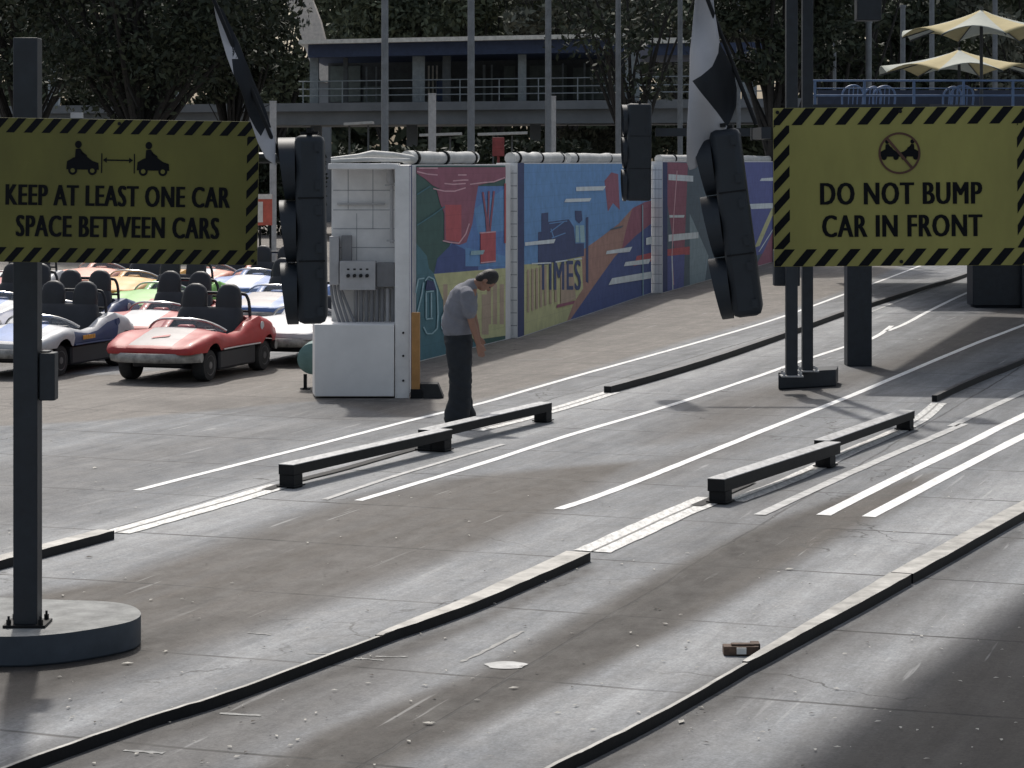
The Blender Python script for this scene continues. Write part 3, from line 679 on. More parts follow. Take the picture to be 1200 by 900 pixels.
# orange bollard
c0 = G(487, 467); root = thing("bollard", c0, "slim orange-brown post with a dark foot at the corner of the white block", "bollard")
mb = MB(); mb.box(c0 + Vector((0, 0.05, 0.55)), (0.10, 0.10, 0.92)); part(mb, "post", mat("bollard_orange", (0.42, 0.22, 0.075), 0.6, var=0.2), root, bevel=0.008)
mb = MB(); mb.box(c0 + Vector((0.01, 0.05, 0.055)), (0.14, 0.14, 0.11)); part(mb, "foot", DARKSTEEL, root, bevel=0.008)
c0 = G(505, 467); mb = MB(); mb.add([c0 + Vector(v) for v in ((-0.13, 0, 0), (0.15, 0, 0), (0.15, 0.3, 0), (-0.13, 0.3, 0), (-0.13, 0.02, 0.17), (0.08, 0.02, 0.17), (0.08, 0.28, 0.17), (-0.13, 0.28, 0.17))], [(3, 2, 1, 0), (4, 5, 6, 7), (0, 1, 5, 4), (1, 2, 6, 5), (2, 3, 7, 6), (3, 0, 4, 7)])
tag(mb.build("wheel_chock", RUBBER, bevel=0.008), "black wedge block on the ground beside the orange post", "wheel chock")

# ================================================================== SIGNS
SIGNY2 = mat("sign_yellow_lighter", (0.29, 0.272, 0.072), 0.6, var=0.16, scale=2.2, stretch=(1, 1, 0.35))  # lighter copy of the sign yellow, for the right panel
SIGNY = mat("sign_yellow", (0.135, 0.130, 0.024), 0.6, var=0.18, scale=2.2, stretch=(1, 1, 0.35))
SIGNK = mat("sign_black", (0.006, 0.007, 0.009), 0.7, spec=0.15)
SIGNR = mat("sign_dark_red", (0.085, 0.035, 0.02), 0.6)
def clip_poly(poly, x0, y0, x1, y1):
    def cl(p, f, g):
        o = []
        for i in range(len(p)):
            a, b = p[i], p[(i + 1) % len(p)]; fa, fb = f(a), f(b)
            if fa >= 0: o.append(a)
            if (fa >= 0) != (fb >= 0):
                t = fa / (fa - fb); o.append((a[0] + (b[0] - a[0]) * t, a[1] + (b[1] - a[1]) * t))
        return o
    for f in (lambda p: p[0] - x0, lambda p: x1 - p[0], lambda p: p[1] - y0, lambda p: y1 - p[1]):
        poly = cl(poly, f, None)
        if len(poly) < 3: return []
    return poly
def sign(face, D, x0, y0, x1, y1, bt, bs, period, phase, roll, yaw, post, label, lines, symbol, rightb=None):
    """panel laid out on its own plane: u to the right, v up, metres"""
    s = F / D; cx_, cy_ = (x0 + x1) / 2, (y0 + y1) / 2
    C0 = P(cx_, cy_, D); W_, H_ = (x1 - x0) / s, (y1 - y0) / s
    rot = Matrix.Rotation(R(yaw), 3, 'Z') @ Matrix.Rotation(R(roll), 3, 'Y')
    def T(px, py, k=1):
        return C0 + rot @ Vector(((px - cx_) / s, -0.010 - 0.0015 * k, -(py - cy_) / s))
    root = thing("warning_sign", (post.x, post.y, 0), label, "sign")
    mb = MB(); mb.box(C0, (W_, 0.02, H_), rot); part(mb, "panel", face, root, bevel=0.002)
    mb = MB(); w = period * 0.47; sk = bt * 0.85
    for (ya, yb) in ((y0, y0 + bt), (y1 - bt, y1)):
        x = x0 - 60 + phase
        while x < x1 + 60:
            p = clip_poly([(x, yb), (x + w, yb), (x + w + sk, ya), (x + sk, ya)], x0 + 0.3, ya + 0.3, x1 - 0.3, yb - 0.3)
            if len(p) > 2: mb.poly([T(a, b) for a, b in p])
            x += period
    for (xa, xb) in ((x0, x0 + bs), (x1 - (rightb or bs), x1)):
        y = y0 + bt - 60
        while y < y1 - bt + 60:
            p = clip_poly([(xa, y + w), (xa, y), (xb, y - bs * 1.1), (xb, y + w - bs * 1.1)], xa + 0.3, y0 + bt, xb - 0.3, y1 - bt)
            if len(p) > 2: mb.poly([T(a, b) for a, b in p])
            y += period
    part(mb, "hazard_border", SIGNK, root, smooth=False)
    for word, (a, b, c, d) in lines:
        mb = MB()
        for kk, ex in enumerate((-1.2, 0.0, 1.2)):
            for tri in text_polys(word, a + 1.2, b, c - 1.2, d, 0, 0.0): mb.poly([T(x + ex, y, 2 + kk * 0.3) for x, y in tri])
        part(mb, "lettering", SIGNK, root, smooth=False)
    symbol(T, root)
    for bx_ in (x0 + 5, (x0 + x1) / 2, x1 - 5):
        for by_ in (y0 + 5, y1 - 5):
            mb = MB(); mb.cyl(T(bx_, by_, 0), T(bx_, by_, 5), 0.010, n=10); part(mb, "bolt", DARKSTEEL, root)
    return root, T
def circ(cx_, cy_, r, n=20): return [(cx_ + r * math.cos(2 * math.pi * i / n), cy_ + r * math.sin(2 * math.pi * i / n)) for i in range(n)]
def kart(cx_, base, w, flip=1):
    """little car with driver, in sign pixels"""
    def f(pts): return [(cx_ + flip * x * w, base - y * w) for x, y in pts]
    return [f([(-0.5, 0.15), (-0.48, 0.40), (-0.28, 0.52), (0.12, 0.55), (0.30, 0.42), (0.48, 0.36), (0.5, 0.15)]),
            f([(-0.24, 0.5), (-0.22, 0.78), (-0.08, 0.80), (0.10, 0.55)]), f([(-0.05, 0.72), (0.12, 0.60), (0.14, 0.54), (-0.05, 0.62)]),
            [(cx_ + flip * -0.14 * w + 0.105 * w * math.cos(t), base - 0.92 * w + 0.115 * w * math.sin(t)) for t in np.linspace(0, 6.283, 14, endpoint=False)]], \
           [(cx_ + flip * 0.30 * w, base - 0.12 * w), (cx_ - flip * 0.30 * w, base - 0.12 * w)]
def sym_gap(T, root):
    mb = MB()
    for c in (97, 179):
        ps, ws = kart(c, 205, 38)
        for p in ps: mb.poly([T(a, b, 2) for a, b in p])
        for (a, b) in ws: mb.poly([T(x, y, 2.6) for x, y in circ(a, b, 5.2)])
    for a, b, c, d in ((118.5, 180, 119.8, 203), (156.5, 180, 157.8, 203), (122, 187, 155, 188.6)): mb.poly([T(a, b, 2), T(c, b, 2), T(c, d, 2), T(a, d, 2)])
    mb.poly([T(120.5, 187.8, 2.3), T(125, 184.5, 2.3), T(125, 191, 2.3)]); mb.poly([T(155.5, 187.8, 2.3), T(151, 184.5, 2.3), T(151, 191, 2.3)])
    part(mb, "symbol", SIGNK, root, smooth=False)
    mb = MB()
    for c in (97, 179):
        for (a, b) in kart(c, 205, 38)[1]: mb.poly([T(x, y, 3.4) for x, y in circ(a, b, 2.6)])
    part(mb, "symbol_hubs", SIGNY, root, smooth=False)
def sym_bump(T, root):
    mb = MB()
    for c, fl in ((1043, 1), (1066, -1)):
        ps, ws = kart(c, 187, 23, fl)
        for p in ps: mb.poly([T(a, b, 2) for a, b in p])
        for (a, b) in ws: mb.poly([T(x, y, 2.6) for x, y in circ(a, b, 3.2)])
    part(mb, "symbol", SIGNK, root, smooth=False)
    mb = MB(); cc = (1054, 179.5); a = circ(*cc, 24.5, 40); b = circ(*cc, 22, 40)
    for i in range(40): mb.poly([T(*a[i], 3.2), T(*a[(i + 1) % 40], 3.2), T(*b[(i + 1) % 40], 3.2), T(*b[i], 3.2)])
    u = (0.64, 0.77); v = (-0.77, 0.64)
    mb.poly([T(cc[0] + u[0] * k * 23 + v[0] * j * 1.6, cc[1] + u[1] * k * 23 + v[1] * j * 1.6, 3.6) for k, j in ((-1, -1), (1, -1), (1, 1), (-1, 1))])
    part(mb, "prohibition_ring", SIGNR, root, smooth=False)

PAD_Y = F * (H - 0.17) / (735 - HY)
postL = Vector(((29.5 - 600) * PAD_Y / F, PAD_Y + 0.07, 0))
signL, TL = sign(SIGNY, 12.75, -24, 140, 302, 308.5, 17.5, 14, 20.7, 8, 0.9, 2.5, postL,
    "olive yellow sign reading KEEP AT LEAST ONE CAR SPACE BETWEEN CARS", [("KEEP AT LEAST ONE CAR", (8, 217.5, 269.5, 242)), ("SPACE BETWEEN CARS", (20.5, 253.5, 257.5, 278.5))], sym_gap)
sL = F / PAD_Y
# post and pad of the left sign
post = thing("sign_post", postL, "dark square steel post carrying the sign about keeping one car space, bolted to a pad", "post")
ztop = H + (HY - 44) * (PAD_Y) / F
mb = MB(); mb.box(postL + Vector((0, 0, (0.18 + ztop) / 2)), (28.5 / sL, 0.14, ztop - 0.18)); part(mb, "shaft", BLACK, post, bevel=0.004)
mb = MB(); mb.box(postL + Vector((0, 0, 0.179)), (0.24, 0.22, 0.016)); part(mb, "base_plate", DARKSTEEL, post, bevel=0.003)
for dx in (-0.09, 0.09):
    for dy in (-0.085, 0.085):
        mb = MB(); mb.cyl(postL + Vector((dx, dy, 0.186)), postL + Vector((dx, dy, 0.215)), 0.014, n=6); mb.cyl(postL + Vector((dx, dy, 0.2)), postL + Vector((dx, dy, 0.235)), 0.007, n=8); part(mb, "bolt", DARKSTEEL, post)
a = P(45, 414, PAD_Y - 0.0); b = P(63.5, 470, PAD_Y)
mb = MB(); mb.box(((a.x + b.x) / 2, PAD_Y + 0.07, (a.z + b.z) / 2), (b.x - a.x, 0.11, a.z - b.z)); mb.box(((a.x + b.x) / 2 - 0.015, PAD_Y + 0.07, a.z + 0.005), (0.05, 0.08, 0.012)); part(mb, "junction_box", BLACK, post, bevel=0.006)
# sign brackets
mb = MB()
for z in (2.45, 2.95): mb.box((postL.x + 0.03, (PAD_Y + 12.75) / 2 + 0.01, z), (0.06, PAD_Y - 12.75, 0.05))
part(mb, "bracket", DARKSTEEL, post)
mb = MB(); a = TL(89, 137, 0); mb.box(a + Vector((0, 0.01, 0.005)), (0.065, 0.02, 0.03)); part(mb, "tag", mat("label_grey", (0.45, 0.45, 0.45), 0.6), signL)
pad = []
for x, y in ((-140, 700), (-60, 698), (60, 702.5), (120, 704.5), (150, 708.5), (163, 715), (164, 722), (150, 729), (110, 737), (60, 743.5), (0, 746), (-140, 742)): pad.append(G(x, y, 0.17))
mb = MB(); mb.prism([Vector((p.x, p.y, 0)) for p in dense(pad, 5)], (0, 0, 0.17), 0, 1)
tag(mb.build("concrete_pad", [mat("pad_side_paint", (0.05, 0.065, 0.085), 0.6, var=0.2), CONC], bevel=0.012, ang=50), "rounded concrete pad with dark blue sides and pale top under the left sign post", "concrete pad")

postR = Vector((3.20, 12.75, 0))
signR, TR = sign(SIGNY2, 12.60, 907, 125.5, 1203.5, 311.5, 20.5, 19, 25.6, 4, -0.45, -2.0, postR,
    "olive yellow sign reading DO NOT BUMP CAR IN FRONT, with a ringed symbol", [("DO NOT BUMP", (961, 213.5, 1150, 239.5)), ("CAR IN FRONT", (963, 251.5, 1150, 277.5))], sym_bump, 13)
post = thing("sign_post", postR, "dark square steel post just outside the right edge carrying the DO NOT BUMP sign", "post")
mb = MB(); mb.box(postR + Vector((0, 0, 1.8)), (0.14, 0.14, 3.6)); part(mb, "shaft", BLACK, post, bevel=0.004)
mb = MB()
for z in (2.4, 2.9): mb.box((2.80, 12.66, z), (0.95, 0.05, 0.05))
part(mb, "bracket", DARKSTEEL, post)

# ================================================================== TRAFFIC SIGNALS
LENS = mat("dark_lens", (0.03, 0.02, 0.018), 0.25)
SIGBODY = mat("signal_black", (0.013, 0.019, 0.027), 0.55, var=0.15)
def signal(C0, w, d, h, hood, r, yaw, tilt, label, n=3):
    """C0 = centre of the body; hoods look along local -Y"""
    root = thing("traffic_signal", C0 - Vector((0, 0, h / 2)), label, "traffic signal", "black three-lamp traffic signals")
    rot = Matrix.Rotation(R(tilt), 3, 'Y') @ Matrix.Rotation(R(yaw), 3, 'Z')
    def Q(x, y, z): return C0 + rot @ Vector((x, y, z))
    mb = MB(); mb.box(C0, (w, d, h), rot); part(mb, "housing", SIGBODY, root, bevel=min(0.035, d * 0.3))
    mb = MB()
    for z in (h / 2 + 0.008, ): mb.box(Q(0, 0, z), (w * 0.7, d * 0.6, 0.016), rot); mb.cyl(Q(-w * 0.15, 0, z), Q(-w * 0.15, 0, z + 0.03), 0.02, n=8); mb.box(Q(w * 0.38, 0, z + 0.012), (0.05, 0.03, 0.02), rot)
    part(mb, "top_bracket", DARKSTEEL, root)
    for i in range(1, n):
        mb = MB(); mb.box(Q(0, 0.004, h * (0.5 - i / n)), (w + 0.006, d * 0.9, 0.008), rot); part(mb, "section_seam", DARKSTEEL, root)
    for i in range(n):
        for dz in (-0.3, 0.3):
            mb = MB(); mb.box(Q(w / 2 + 0.006, d * 0.28, h * (0.5 - (i + 0.5 + dz) / n)), (0.012, 0.03, 0.045), rot); part(mb, "hinge", SIGBODY, root)
    for i in range(n):
        zc = h * (0.5 - (i + 0.5) / n) - 0.01
        mb = MB(); mb.cyl(Q(0, -d / 2 - 0.002, zc), Q(0, -d / 2 - 0.012, zc), r * 0.88, n=20); part(mb, "lens", LENS, root)
        mb = MB(); N_ = 18; outer0, outer1, inner0, inner1 = [], [], [], []
        for k in range(N_ + 1):
            t = R(-90) + (R(360)) * k / N_
            cx_, cz_ = math.cos(t), math.sin(t); ln = hood * (0.62 + 0.38 * (cz_ + 1) / 2)
            outer0.append(Q(r * cx_, -d / 2 + 0.001, zc + r * cz_)); outer1.append(Q(r * cx_, -d / 2 - ln, zc + r * cz_))
            inner0.append(Q((r - .006) * cx_, -d / 2 + 0.001, zc + (r - .006) * cz_)); inner1.append(Q((r - .006) * cx_, -d / 2 - ln, zc + (r - .006) * cz_))
        V_ = outer0 + outer1 + inner1 + inner0; m_ = N_ + 1
        fs = []
        for k in range(N_):
            for q in range(3): fs.append((q * m_ + k, q * m_ + k + 1, (q + 1) * m_ + k + 1, (q + 1) * m_ + k))
        mb.add(V_, fs); part(mb, "visor", SIGBODY, root)
    return root, Q
SGD = 12.3
sg1, Q1 = signal(P(365, 268, SGD), 0.30, 0.150, 0.965, 0.088, 0.1595, -87, -1.0, "black traffic signal hanging upright beside the KEEP AT LEAST ONE CAR sign")
sg2, Q2 = signal(P(863, 260, SGD), 0.30, 0.155, 0.965, 0.092, 0.1595, -97, -7.5, "tilted black traffic signal with rounded bottom, under the checkered flag")
sg3, Q3 = signal(P(748, 178.5, 29.6), 0.36, 0.30, 1.20, 0.06, 0.198, -88, 0.4, "smaller distant black traffic signal held out on an arm from the twin posts")
# arms that carry the two near signals
mb = MB(); a, b = P(35, 185, 13.0), P(368, 185, 13.0); mb.cyl(a, b, 0.03, n=8); mb.box((postL.x + 0.02, 13.2, a.z), (0.08, 0.5, 0.06)); mb.box((b.x - 0.02, 12.72, a.z), (0.05, 0.58, 0.05)); part(mb, "signal_arm", BLACK, bpy.data.objects["sign_post"])
pr = bpy.data.objects["sign_post.001"]
mb = MB(); a, b = P(880, 157, 12.85), P(1300, 157, 12.85); mb.box((a + b) / 2, ((b - a).length, 0.05, 0.068)); mb.box((a.x + 0.03, 12.6, a.z), (0.05, 0.48, 0.06)); part(mb, "signal_arm", BLACK, pr)

# ================================================================== TWIN POSTS
tb = G(946, 457); twin = thing("twin_posts", tb, "pair of slim dark posts on a low dark plinth, holding the distant signal arm", "post")
mb = MB(); a, b = G(912, 457), G(980, 453); mb.prism([a, b, b + Vector((0.1, 0.55, 0)), a + Vector((0.1, 0.6, 0))], (0, 0, 0.21)); part(mb, "plinth", [BLACK], twin, bevel=0.02)
for x, y, w in ((927.5, 441, 13.5), (946, 435, 12.5)):
    D = F * (H - 0.21) / (y - HY); X = (x - 600) * D / F
    mb = MB(); mb.box((X, D, 2.9 + 0.1), (w * D / F, w * D / F, 5.6)); part(mb, "post", BLACK, twin, bevel=0.008)
    mb = MB(); mb.box((X, D, 0.218), (0.26, 0.26, 0.016))
    for dx in (-0.1, 0.1):
        for dy in (-0.1, 0.1): mb.cyl((X + dx, D + dy, 0.22), (X + dx, D + dy, 0.27), 0.016, n=6)
    part(mb, "base_plate", STEELTOP, twin)
mb = MB(); a, b = P(768, 155, 29.6), P(940, 155, 29.6); mb.box((a + b) / 2, ((b - a).length, 0.08, 0.10)); part(mb, "arm", BLACK, twin)
mb = MB(); a, b = P(907, 312, 28.9), P(937, 335, 28.9); mb.box(((a.x + b.x) / 2, 28.95, (a.z + b.z) / 2 + 0.1), (b.x - a.x, 0.2, a.z - b.z + 0.2)); part(mb, "control_box", BLACK, twin, bevel=0.01)
mb = MB(); a, b = P(1004, -30, 29.4), P(1033, 24, 29.4); mb.box(((a.x + b.x) / 2, 29.5, (a.z + b.z) / 2), (b.x - a.x, 0.25, a.z - b.z)); mb.box(((a.x + 3.6) / 2, 29.55, a.z - 0.12), (a.x - 3.3, 0.06, 0.08)); part(mb, "lamp_head", BLACK, twin, bevel=0.02)

# behind the right sign: square pillar, dark cabinet, unseen roof added to shade the lane
pc = G(1007.5, 429.5); can = thing("pillar_added_roof", pc, "square dark pillar behind the DO NOT BUMP sign, with an unseen roof added for shade", "canopy")
mb = MB(); mb.box(pc + Vector((0, 0.17, 1.7)), (0.335, 0.335, 3.4)); part(mb, "pillar", BLACK, can, bevel=0.012)
mb = MB(); mb.prism([(3.75, 31.2, 3.4), (4.4, 33.8, 3.4), (8.0, 45.6, 3.4), (11.4, 44, 3.4), (7.4, 32.6, 3.4), (5.4, 30.9, 3.4)], (0, 0, 0.13)); part(mb, "added_roof", BLACK, can)
mb = MB(); c = G(1215, 362); mb.box(c + Vector((0, 0.4, 1.7)), (0.5, 0.5, 3.4)); part(mb, "pillar", BLACK, can, bevel=0.012)
c0 = G(1190, 361); mb = MB(); mb.box(c0 + Vector((0, 0.3, 0.85)), (1.62, 0.6, 1.62)); mb.box(c0 + Vector((0, 0.3, 0.02)), (1.5, 0.5, 0.04)); mb.box(c0 + Vector((0, 0.3, 1.68)), (1.68, 0.66, 0.04))
tag(mb.build("equipment_cabinet", BLACK, bevel=0.02), "large dark cabinet on the ground under the right end of the DO NOT BUMP sign", "cabinet")

# overhead beam added out of frame to shade the bottom right corner
fb = thing("shade_beam", (4, 19, 0), "dark overhead beam on posts, added out of view to shade the near corner", "shade_beam")
u = Vector((1.97, 4.21, 0)).normalized(); v = Vector((u.y, -u.x, 0)); e = Vector((1.31, 11.09, 0)) + Vector((SUN.x, SUN.y, 0)) * (7 / SUN.z)
mb = MB(); mb.prism([p + Vector((0, 0, 7.0)) for p in (e - u * 3.5, e + u * 13, e + u * 13 + v * 1.9, e - u * 3.5 + v * 1.9)], (0, 0, 0.3)); part(mb, "deck", BLACK, fb)
for k, off in ((-3, 6.0), (12.5, 0.95)):
    c = e + u * k + v * off; c.z = 3.5; mb = MB(); mb.box(c, (0.3, 0.3, 7)); part(mb, "post", BLACK, fb)
mb = MB(); a_, b_ = e - u * 3 + v * 0.5, e - u * 3 + v * 6.1; mb.prism([p + Vector((0, 0, 6.7)) for p in (a_ - u * .15, b_ - u * .15, b_ + u * .15, a_ + u * .15)], (0, 0, 0.298)); part(mb, "shade_crossbeam", BLACK, fb)

# ================================================================== FLAGS
FW = mat("flag_white", (0.42, 0.42, 0.44), 0.8, var=0.08, scale=3); FK = mat("flag_black", (0.010, 0.013, 0.018), 0.8)
def flag(D, polys, poleA, poleB, fold, label, x0, x1):
    base = P(*poleB, D)
    root = thing("checkered_flag", base, label, "flag", "black and white checkered flags")
    mb = MB(); mb.cyl(P(*poleA, D), P(*poleB, D), 0.011, n=10); part(mb, "pole", DARKSTEEL, root)
    me = bpy.data.meshes.new("cloth"); bm = bmesh.new(); key = {}
    def vert(x, y):
        k = (round(x, 1), round(y, 1))
        if k not in key: key[k] = bm.verts.new((x, y, 0))
        return key[k]
    for pts, mi in polys:
        f = bm.faces.new([vert(*p) for p in pts]); f.material_index = mi
    bmesh.ops.triangulate(bm, faces=bm.faces)
    for _ in range(3): bmesh.ops.subdivide_edges(bm, edges=bm.edges, cuts=1, use_grid_fill=True)
    bm.verts.ensure_lookup_table()
    for v in bm.verts:
        u = (v.co.x - x0) / (x1 - x0)
        dep = fold * (math.sin(u * 4.2 + v.co.y * 0.035) + 0.35 * math.sin(u * 9 - v.co.y * 0.05))
        v.co = P(v.co.x, v.co.y, D + dep) - base
    bmesh.ops.recalc_face_normals(bm, faces=bm.faces)
    bm.to_mesh(me); bm.free()
    me.materials.append(FW); me.materials.append(FK)
    me.polygons.foreach_set("use_smooth", [True] * len(me.polygons))
    o = bpy.data.objects.new("cloth", me); COL.objects.link(o); o.parent = root
    sd = o.modifiers.new("thick", 'SOLIDIFY'); sd.thickness = 0.004
flag(12.15, [([(817, -30), (834, -30), (837, 10), (841, 34), (843.5, 50), (842, 62), (834, 78), (822, 89), (812, 95), (808.5, 92), (809, 60), (812, 25)], 0),
             ([(843.5, 50), (852, 66), (860, 84), (863.5, 104), (863, 124), (857, 140), (852, 149), (840, 132), (826, 114), (812, 95), (822, 89), (834, 78), (842, 62)], 1),
             ([(808.5, 92), (812, 95), (826, 114), (840, 132), (852, 149), (846, 162), (832, 180), (815, 197), (808, 199), (804.5, 190), (805, 150), (807, 115)], 0)],
     (812, -45), (886, 146), 0.06, "checkered flag hanging in folds over the tilted traffic signal, big white and black squares", 805, 864)
flag(12.25, [([(250, 2), (254, 4), (262, 24), (270, 44), (281, 70), (272, 70), (274, 88), (266, 66), (258, 40), (253, 20)], 0),
            ([(254, 4), (262, 14), (280, 50), (296, 92), (312, 130), (318, 150), (311, 150), (306, 160), (299, 150), (292, 137), (283, 108), (274, 88), (272, 70), (281, 70), (270, 44), (262, 24)], 1),
            ([(292, 137), (299, 150), (306, 160), (311, 150), (318, 150), (323, 168), (323, 194), (312, 186), (303, 168)], 0)],
     (248, -6), (331, 192), 0.05, "furled checkered flag on a leaning pole above the upright traffic signal at left", 250, 324)

# ================================================================== CARS
PAINTS = {}
def paint(name, c):
    if name not in PAINTS: PAINTS[name] = mat("car_" + name, c, 0.5, var=0.14, scale=4, coat=0.08, bump=0.05, bscale=9)
    return PAINTS[name]
GREYP = paint("silver", (0.33, 0.30, 0.30)); WHITEP = paint("white", (0.52, 0.53, 0.55)); NAVYP = paint("navy", (0.035, 0.06, 0.16)); BLUEP = paint("blue", (0.12, 0.22, 0.50))
REDP = paint("red", (0.40, 0.030, 0.030)); GREENP = paint("green", (0.20, 0.48, 0.09)); YELP = paint("yellow", (0.72, 0.36, 0.06)); PEACHP = paint("peach", (0.72, 0.28, 0.19)); SKIRT = mat("car_skirt", (0.016, 0.018, 0.024), 0.5)
RIMM = mat("wheel_rim", (0.16, 0.16, 0.165), 0.4, metal=0.6)
WB, TRK, WR = 1.70, 1.02, 0.205
def car_profile(x):
    """(half width, lower edge, crest z, hood-side z, centre z)"""
    tab = [(-1.40, .40, .40, .47, .47, .47), (-1.36, .52, .38, .52, .53, .53), (-1.2, .60, .38, .58, .60, .60), (-0.85, .66, .38, .69, .66, .64), (-0.62, .66, .38, .74, .74, .72), (-0.35, .65, .38, .69, .68, .66),
           (-0.1, .635, .38, .575, .575, .56), (0.15, .63, .38, .545, .545, .54), (0.45, .64, .38, .585, .62, .64), (0.62, .65, .38, .615, .63, .66), (0.85, .655, .38, .60, .585, .605), (1.1, .645, .38, .55, .53, .545), (1.28, .62, .38, .505, .49, .50), (1.37, .585, .37, .465, .462, .468), (1.41, .54, .37, .44, .44, .445)]
    if x <= tab[0][0]: return tab[0][1:]
    for a, b in zip(tab, tab[1:]):
        if a[0] <= x <= b[0]:
            t = (x - a[0]) / (b[0] - a[0]); t = t * t * (3 - 2 * t) * 0.5 + t * 0.5
            return tuple(a[i] + (b[i] - a[i]) * t for i in range(1, 6))
    return tab[-1][1:]
def make_car(front_px, label, body, panel, sidep, yaw_off=0.0, pos=None, deck=None, lamps=False, lod=0):
    """front_px: pixel of the ground under the near front wheel (its left one) -> origin under the car's middle"""
    fwd = Vector((-0.305, -0.952, 0)); ang = math.atan2(fwd.y, fwd.x) + R(yaw_off)
    fwd = Vector((math.cos(ang), math.sin(ang), 0)); left = Vector((-fwd.y, fwd.x, 0))
    loc = (G(*front_px) - fwd * WB / 2 - left * (TRK / 2 + 0.07)) if pos is None else Vector(pos)
    root = thing("ride_car", loc, label, "ride car", "small open ride cars parked in rows", ang)
    # --- body shell
    st = sorted(set([-1.40, -1.36, -1.28, -1.2, -0.62, -0.5, -0.42, -0.35, -0.22, -0.1, 0.03, 0.15, 0.3, 0.38, 0.45, 0.55, 1.1, 1.2, 1.28, 1.34, 1.38, 1.41] + [s * WB / 2 + d for s in (-1, 1) for d in (-0.255, -0.25, -0.2, -0.13, -0.06, 0, 0.06, 0.13, 0.2, 0.25, 0.255)]))
    CK0, CK1 = -0.52, 0.40
    mb = MB(); rows = []
    for x in st:
        w, lo, cr, hs, ce = car_profile(x)
        for s in (-1, 1):
            dx = x - s * WB / 2
            if abs(dx) <= 0.2505: lo = max(lo, WR + math.sqrt(max(0, 0.252 ** 2 - dx * dx)) * 1.12)
        bul = 0.025 * sum(math.exp(-((x - s * WB / 2) / 0.26) ** 2) for s in (-1, 1))
        lo = min(lo, cr - 0.05)
        half = [(w - 0.01 + bul, lo), (w + 0.012 + bul, lo + (cr - lo) * 0.45), (w - 0.005 + bul, lo + (cr - lo) * 0.8), (w - 0.05 + bul * .5, cr), (w - 0.13, cr + 0.004)]
        if CK0 <= x <= CK1:
            half += [(w - 0.155, cr - 0.01), (w - 0.165, 0.34), (0.2, 0.33), (0, 0.33)]
        else:
            half += [(w - 0.24, hs), (0.30, (hs + ce) / 2 + 0.004), (0.15, ce), (0, ce + 0.004)]
        full = [(y, z) for y, z in half] + [(-y, z) for y, z in reversed(half[:-1])]
        rows.append([Vector((x, y, z)) for y, z in full])
    n = len(rows[0])
    for i in range(len(rows) - 1):
        xm = (st[i] + st[i + 1]) / 2
        for k in range(n - 1):
            kk = min(k, n - 2 - k)
            mi = 0
            if kk <= 1 and sidep is not None and -0.6 < xm < 0.62: mi = 2
            if kk >= 6 and 0.5 < xm < 1.33: mi = 1
            if kk >= 4 and CK0 - 0.02 < xm < CK1 + 0.02 and kk >= 5: mi = 3
            if deck is not None and kk >= 5 and xm < CK0 - 0.02: mi = 4
            mb.add([rows[i][k], rows[i][k + 1], rows[i + 1][k + 1], rows[i + 1][k]], [(0, 1, 2, 3)], mi)
    mb.add(rows[0], [tuple(range(n))], 0); mb.add(rows[-1], [tuple(range(n - 1, -1, -1))], 0)
    o = mb.build("body", [body, panel or body, sidep or body, SEATM, deck or body], root, local=True, fix=False)
    bm = bmesh.new(); bm.from_mesh(o.data); bmesh.ops.remove_doubles(bm, verts=bm.verts, dist=0.0005); bmesh.ops.recalc_face_normals(bm, faces=bm.faces); bm.to_mesh(o.data); bm.free()
    o.data.polygons.foreach_set("use_smooth", [True] * len(o.data.polygons)); o.data.set_sharp_from_angle(angle=R(48))
    # --- skirt (black sills and chassis)
    mb = MB(); mb.box((0, 0, 0.25), (1.12, 1.20, 0.255)); mb.box((1.20, 0, 0.31), (0.24, 1.02, 0.13)); mb.box((-1.2, 0, 0.29), (0.22, 1.02, 0.17)); mb.box((0, 0, 0.24), (2.3, 0.7, 0.12))
    part(mb, "skirt", SKIRT, root, local=True, bevel=0.03)
    # --- bumper bars
    mb = MB(); pts = [Vector((1.30 - 0.28 * (abs(y) / 0.62) ** 3 + 0.16, y, 0.325)) for y in np.linspace(-0.63, 0.63, 15)]
    ring = [Vector((math.cos(t) * 0.05, 0, math.sin(t) * 0.062)) for t in np.linspace(0, 2 * math.pi, 10, endpoint=False)]
    mb.loft([[p + v for v in ring] for p in pts]); part(mb, "front_bumper", BUMPERM, root, local=True)
    mb = MB(); mb.loft([[Vector((-p.x, p.y, p.z)) + v for v in ring] for p in pts]); part(mb, "rear_bumper", BUMPERM, root, local=True)
    # --- trim line round the nose and along the sills
    trm = CHROME if body is not WHITEP else NAVYP
    for s in (-1, 1):
        mb = MB(); mb.tube([Vector((x, s * (car_profile(x)[0] + 0.012), 0.39)) for x in np.linspace(-0.55, 0.58, 8)], 0.012, 6); part(mb, "sill_trim", trm, root, local=True)
    mb = MB(); mb.tube([Vector((1.39 - 0.10 * (abs(y) / 0.56) ** 4, y, 0.425)) for y in np.linspace(-0.57, 0.57, 11)], 0.012, 6); part(mb, "nose_trim", trm, root, local=True)
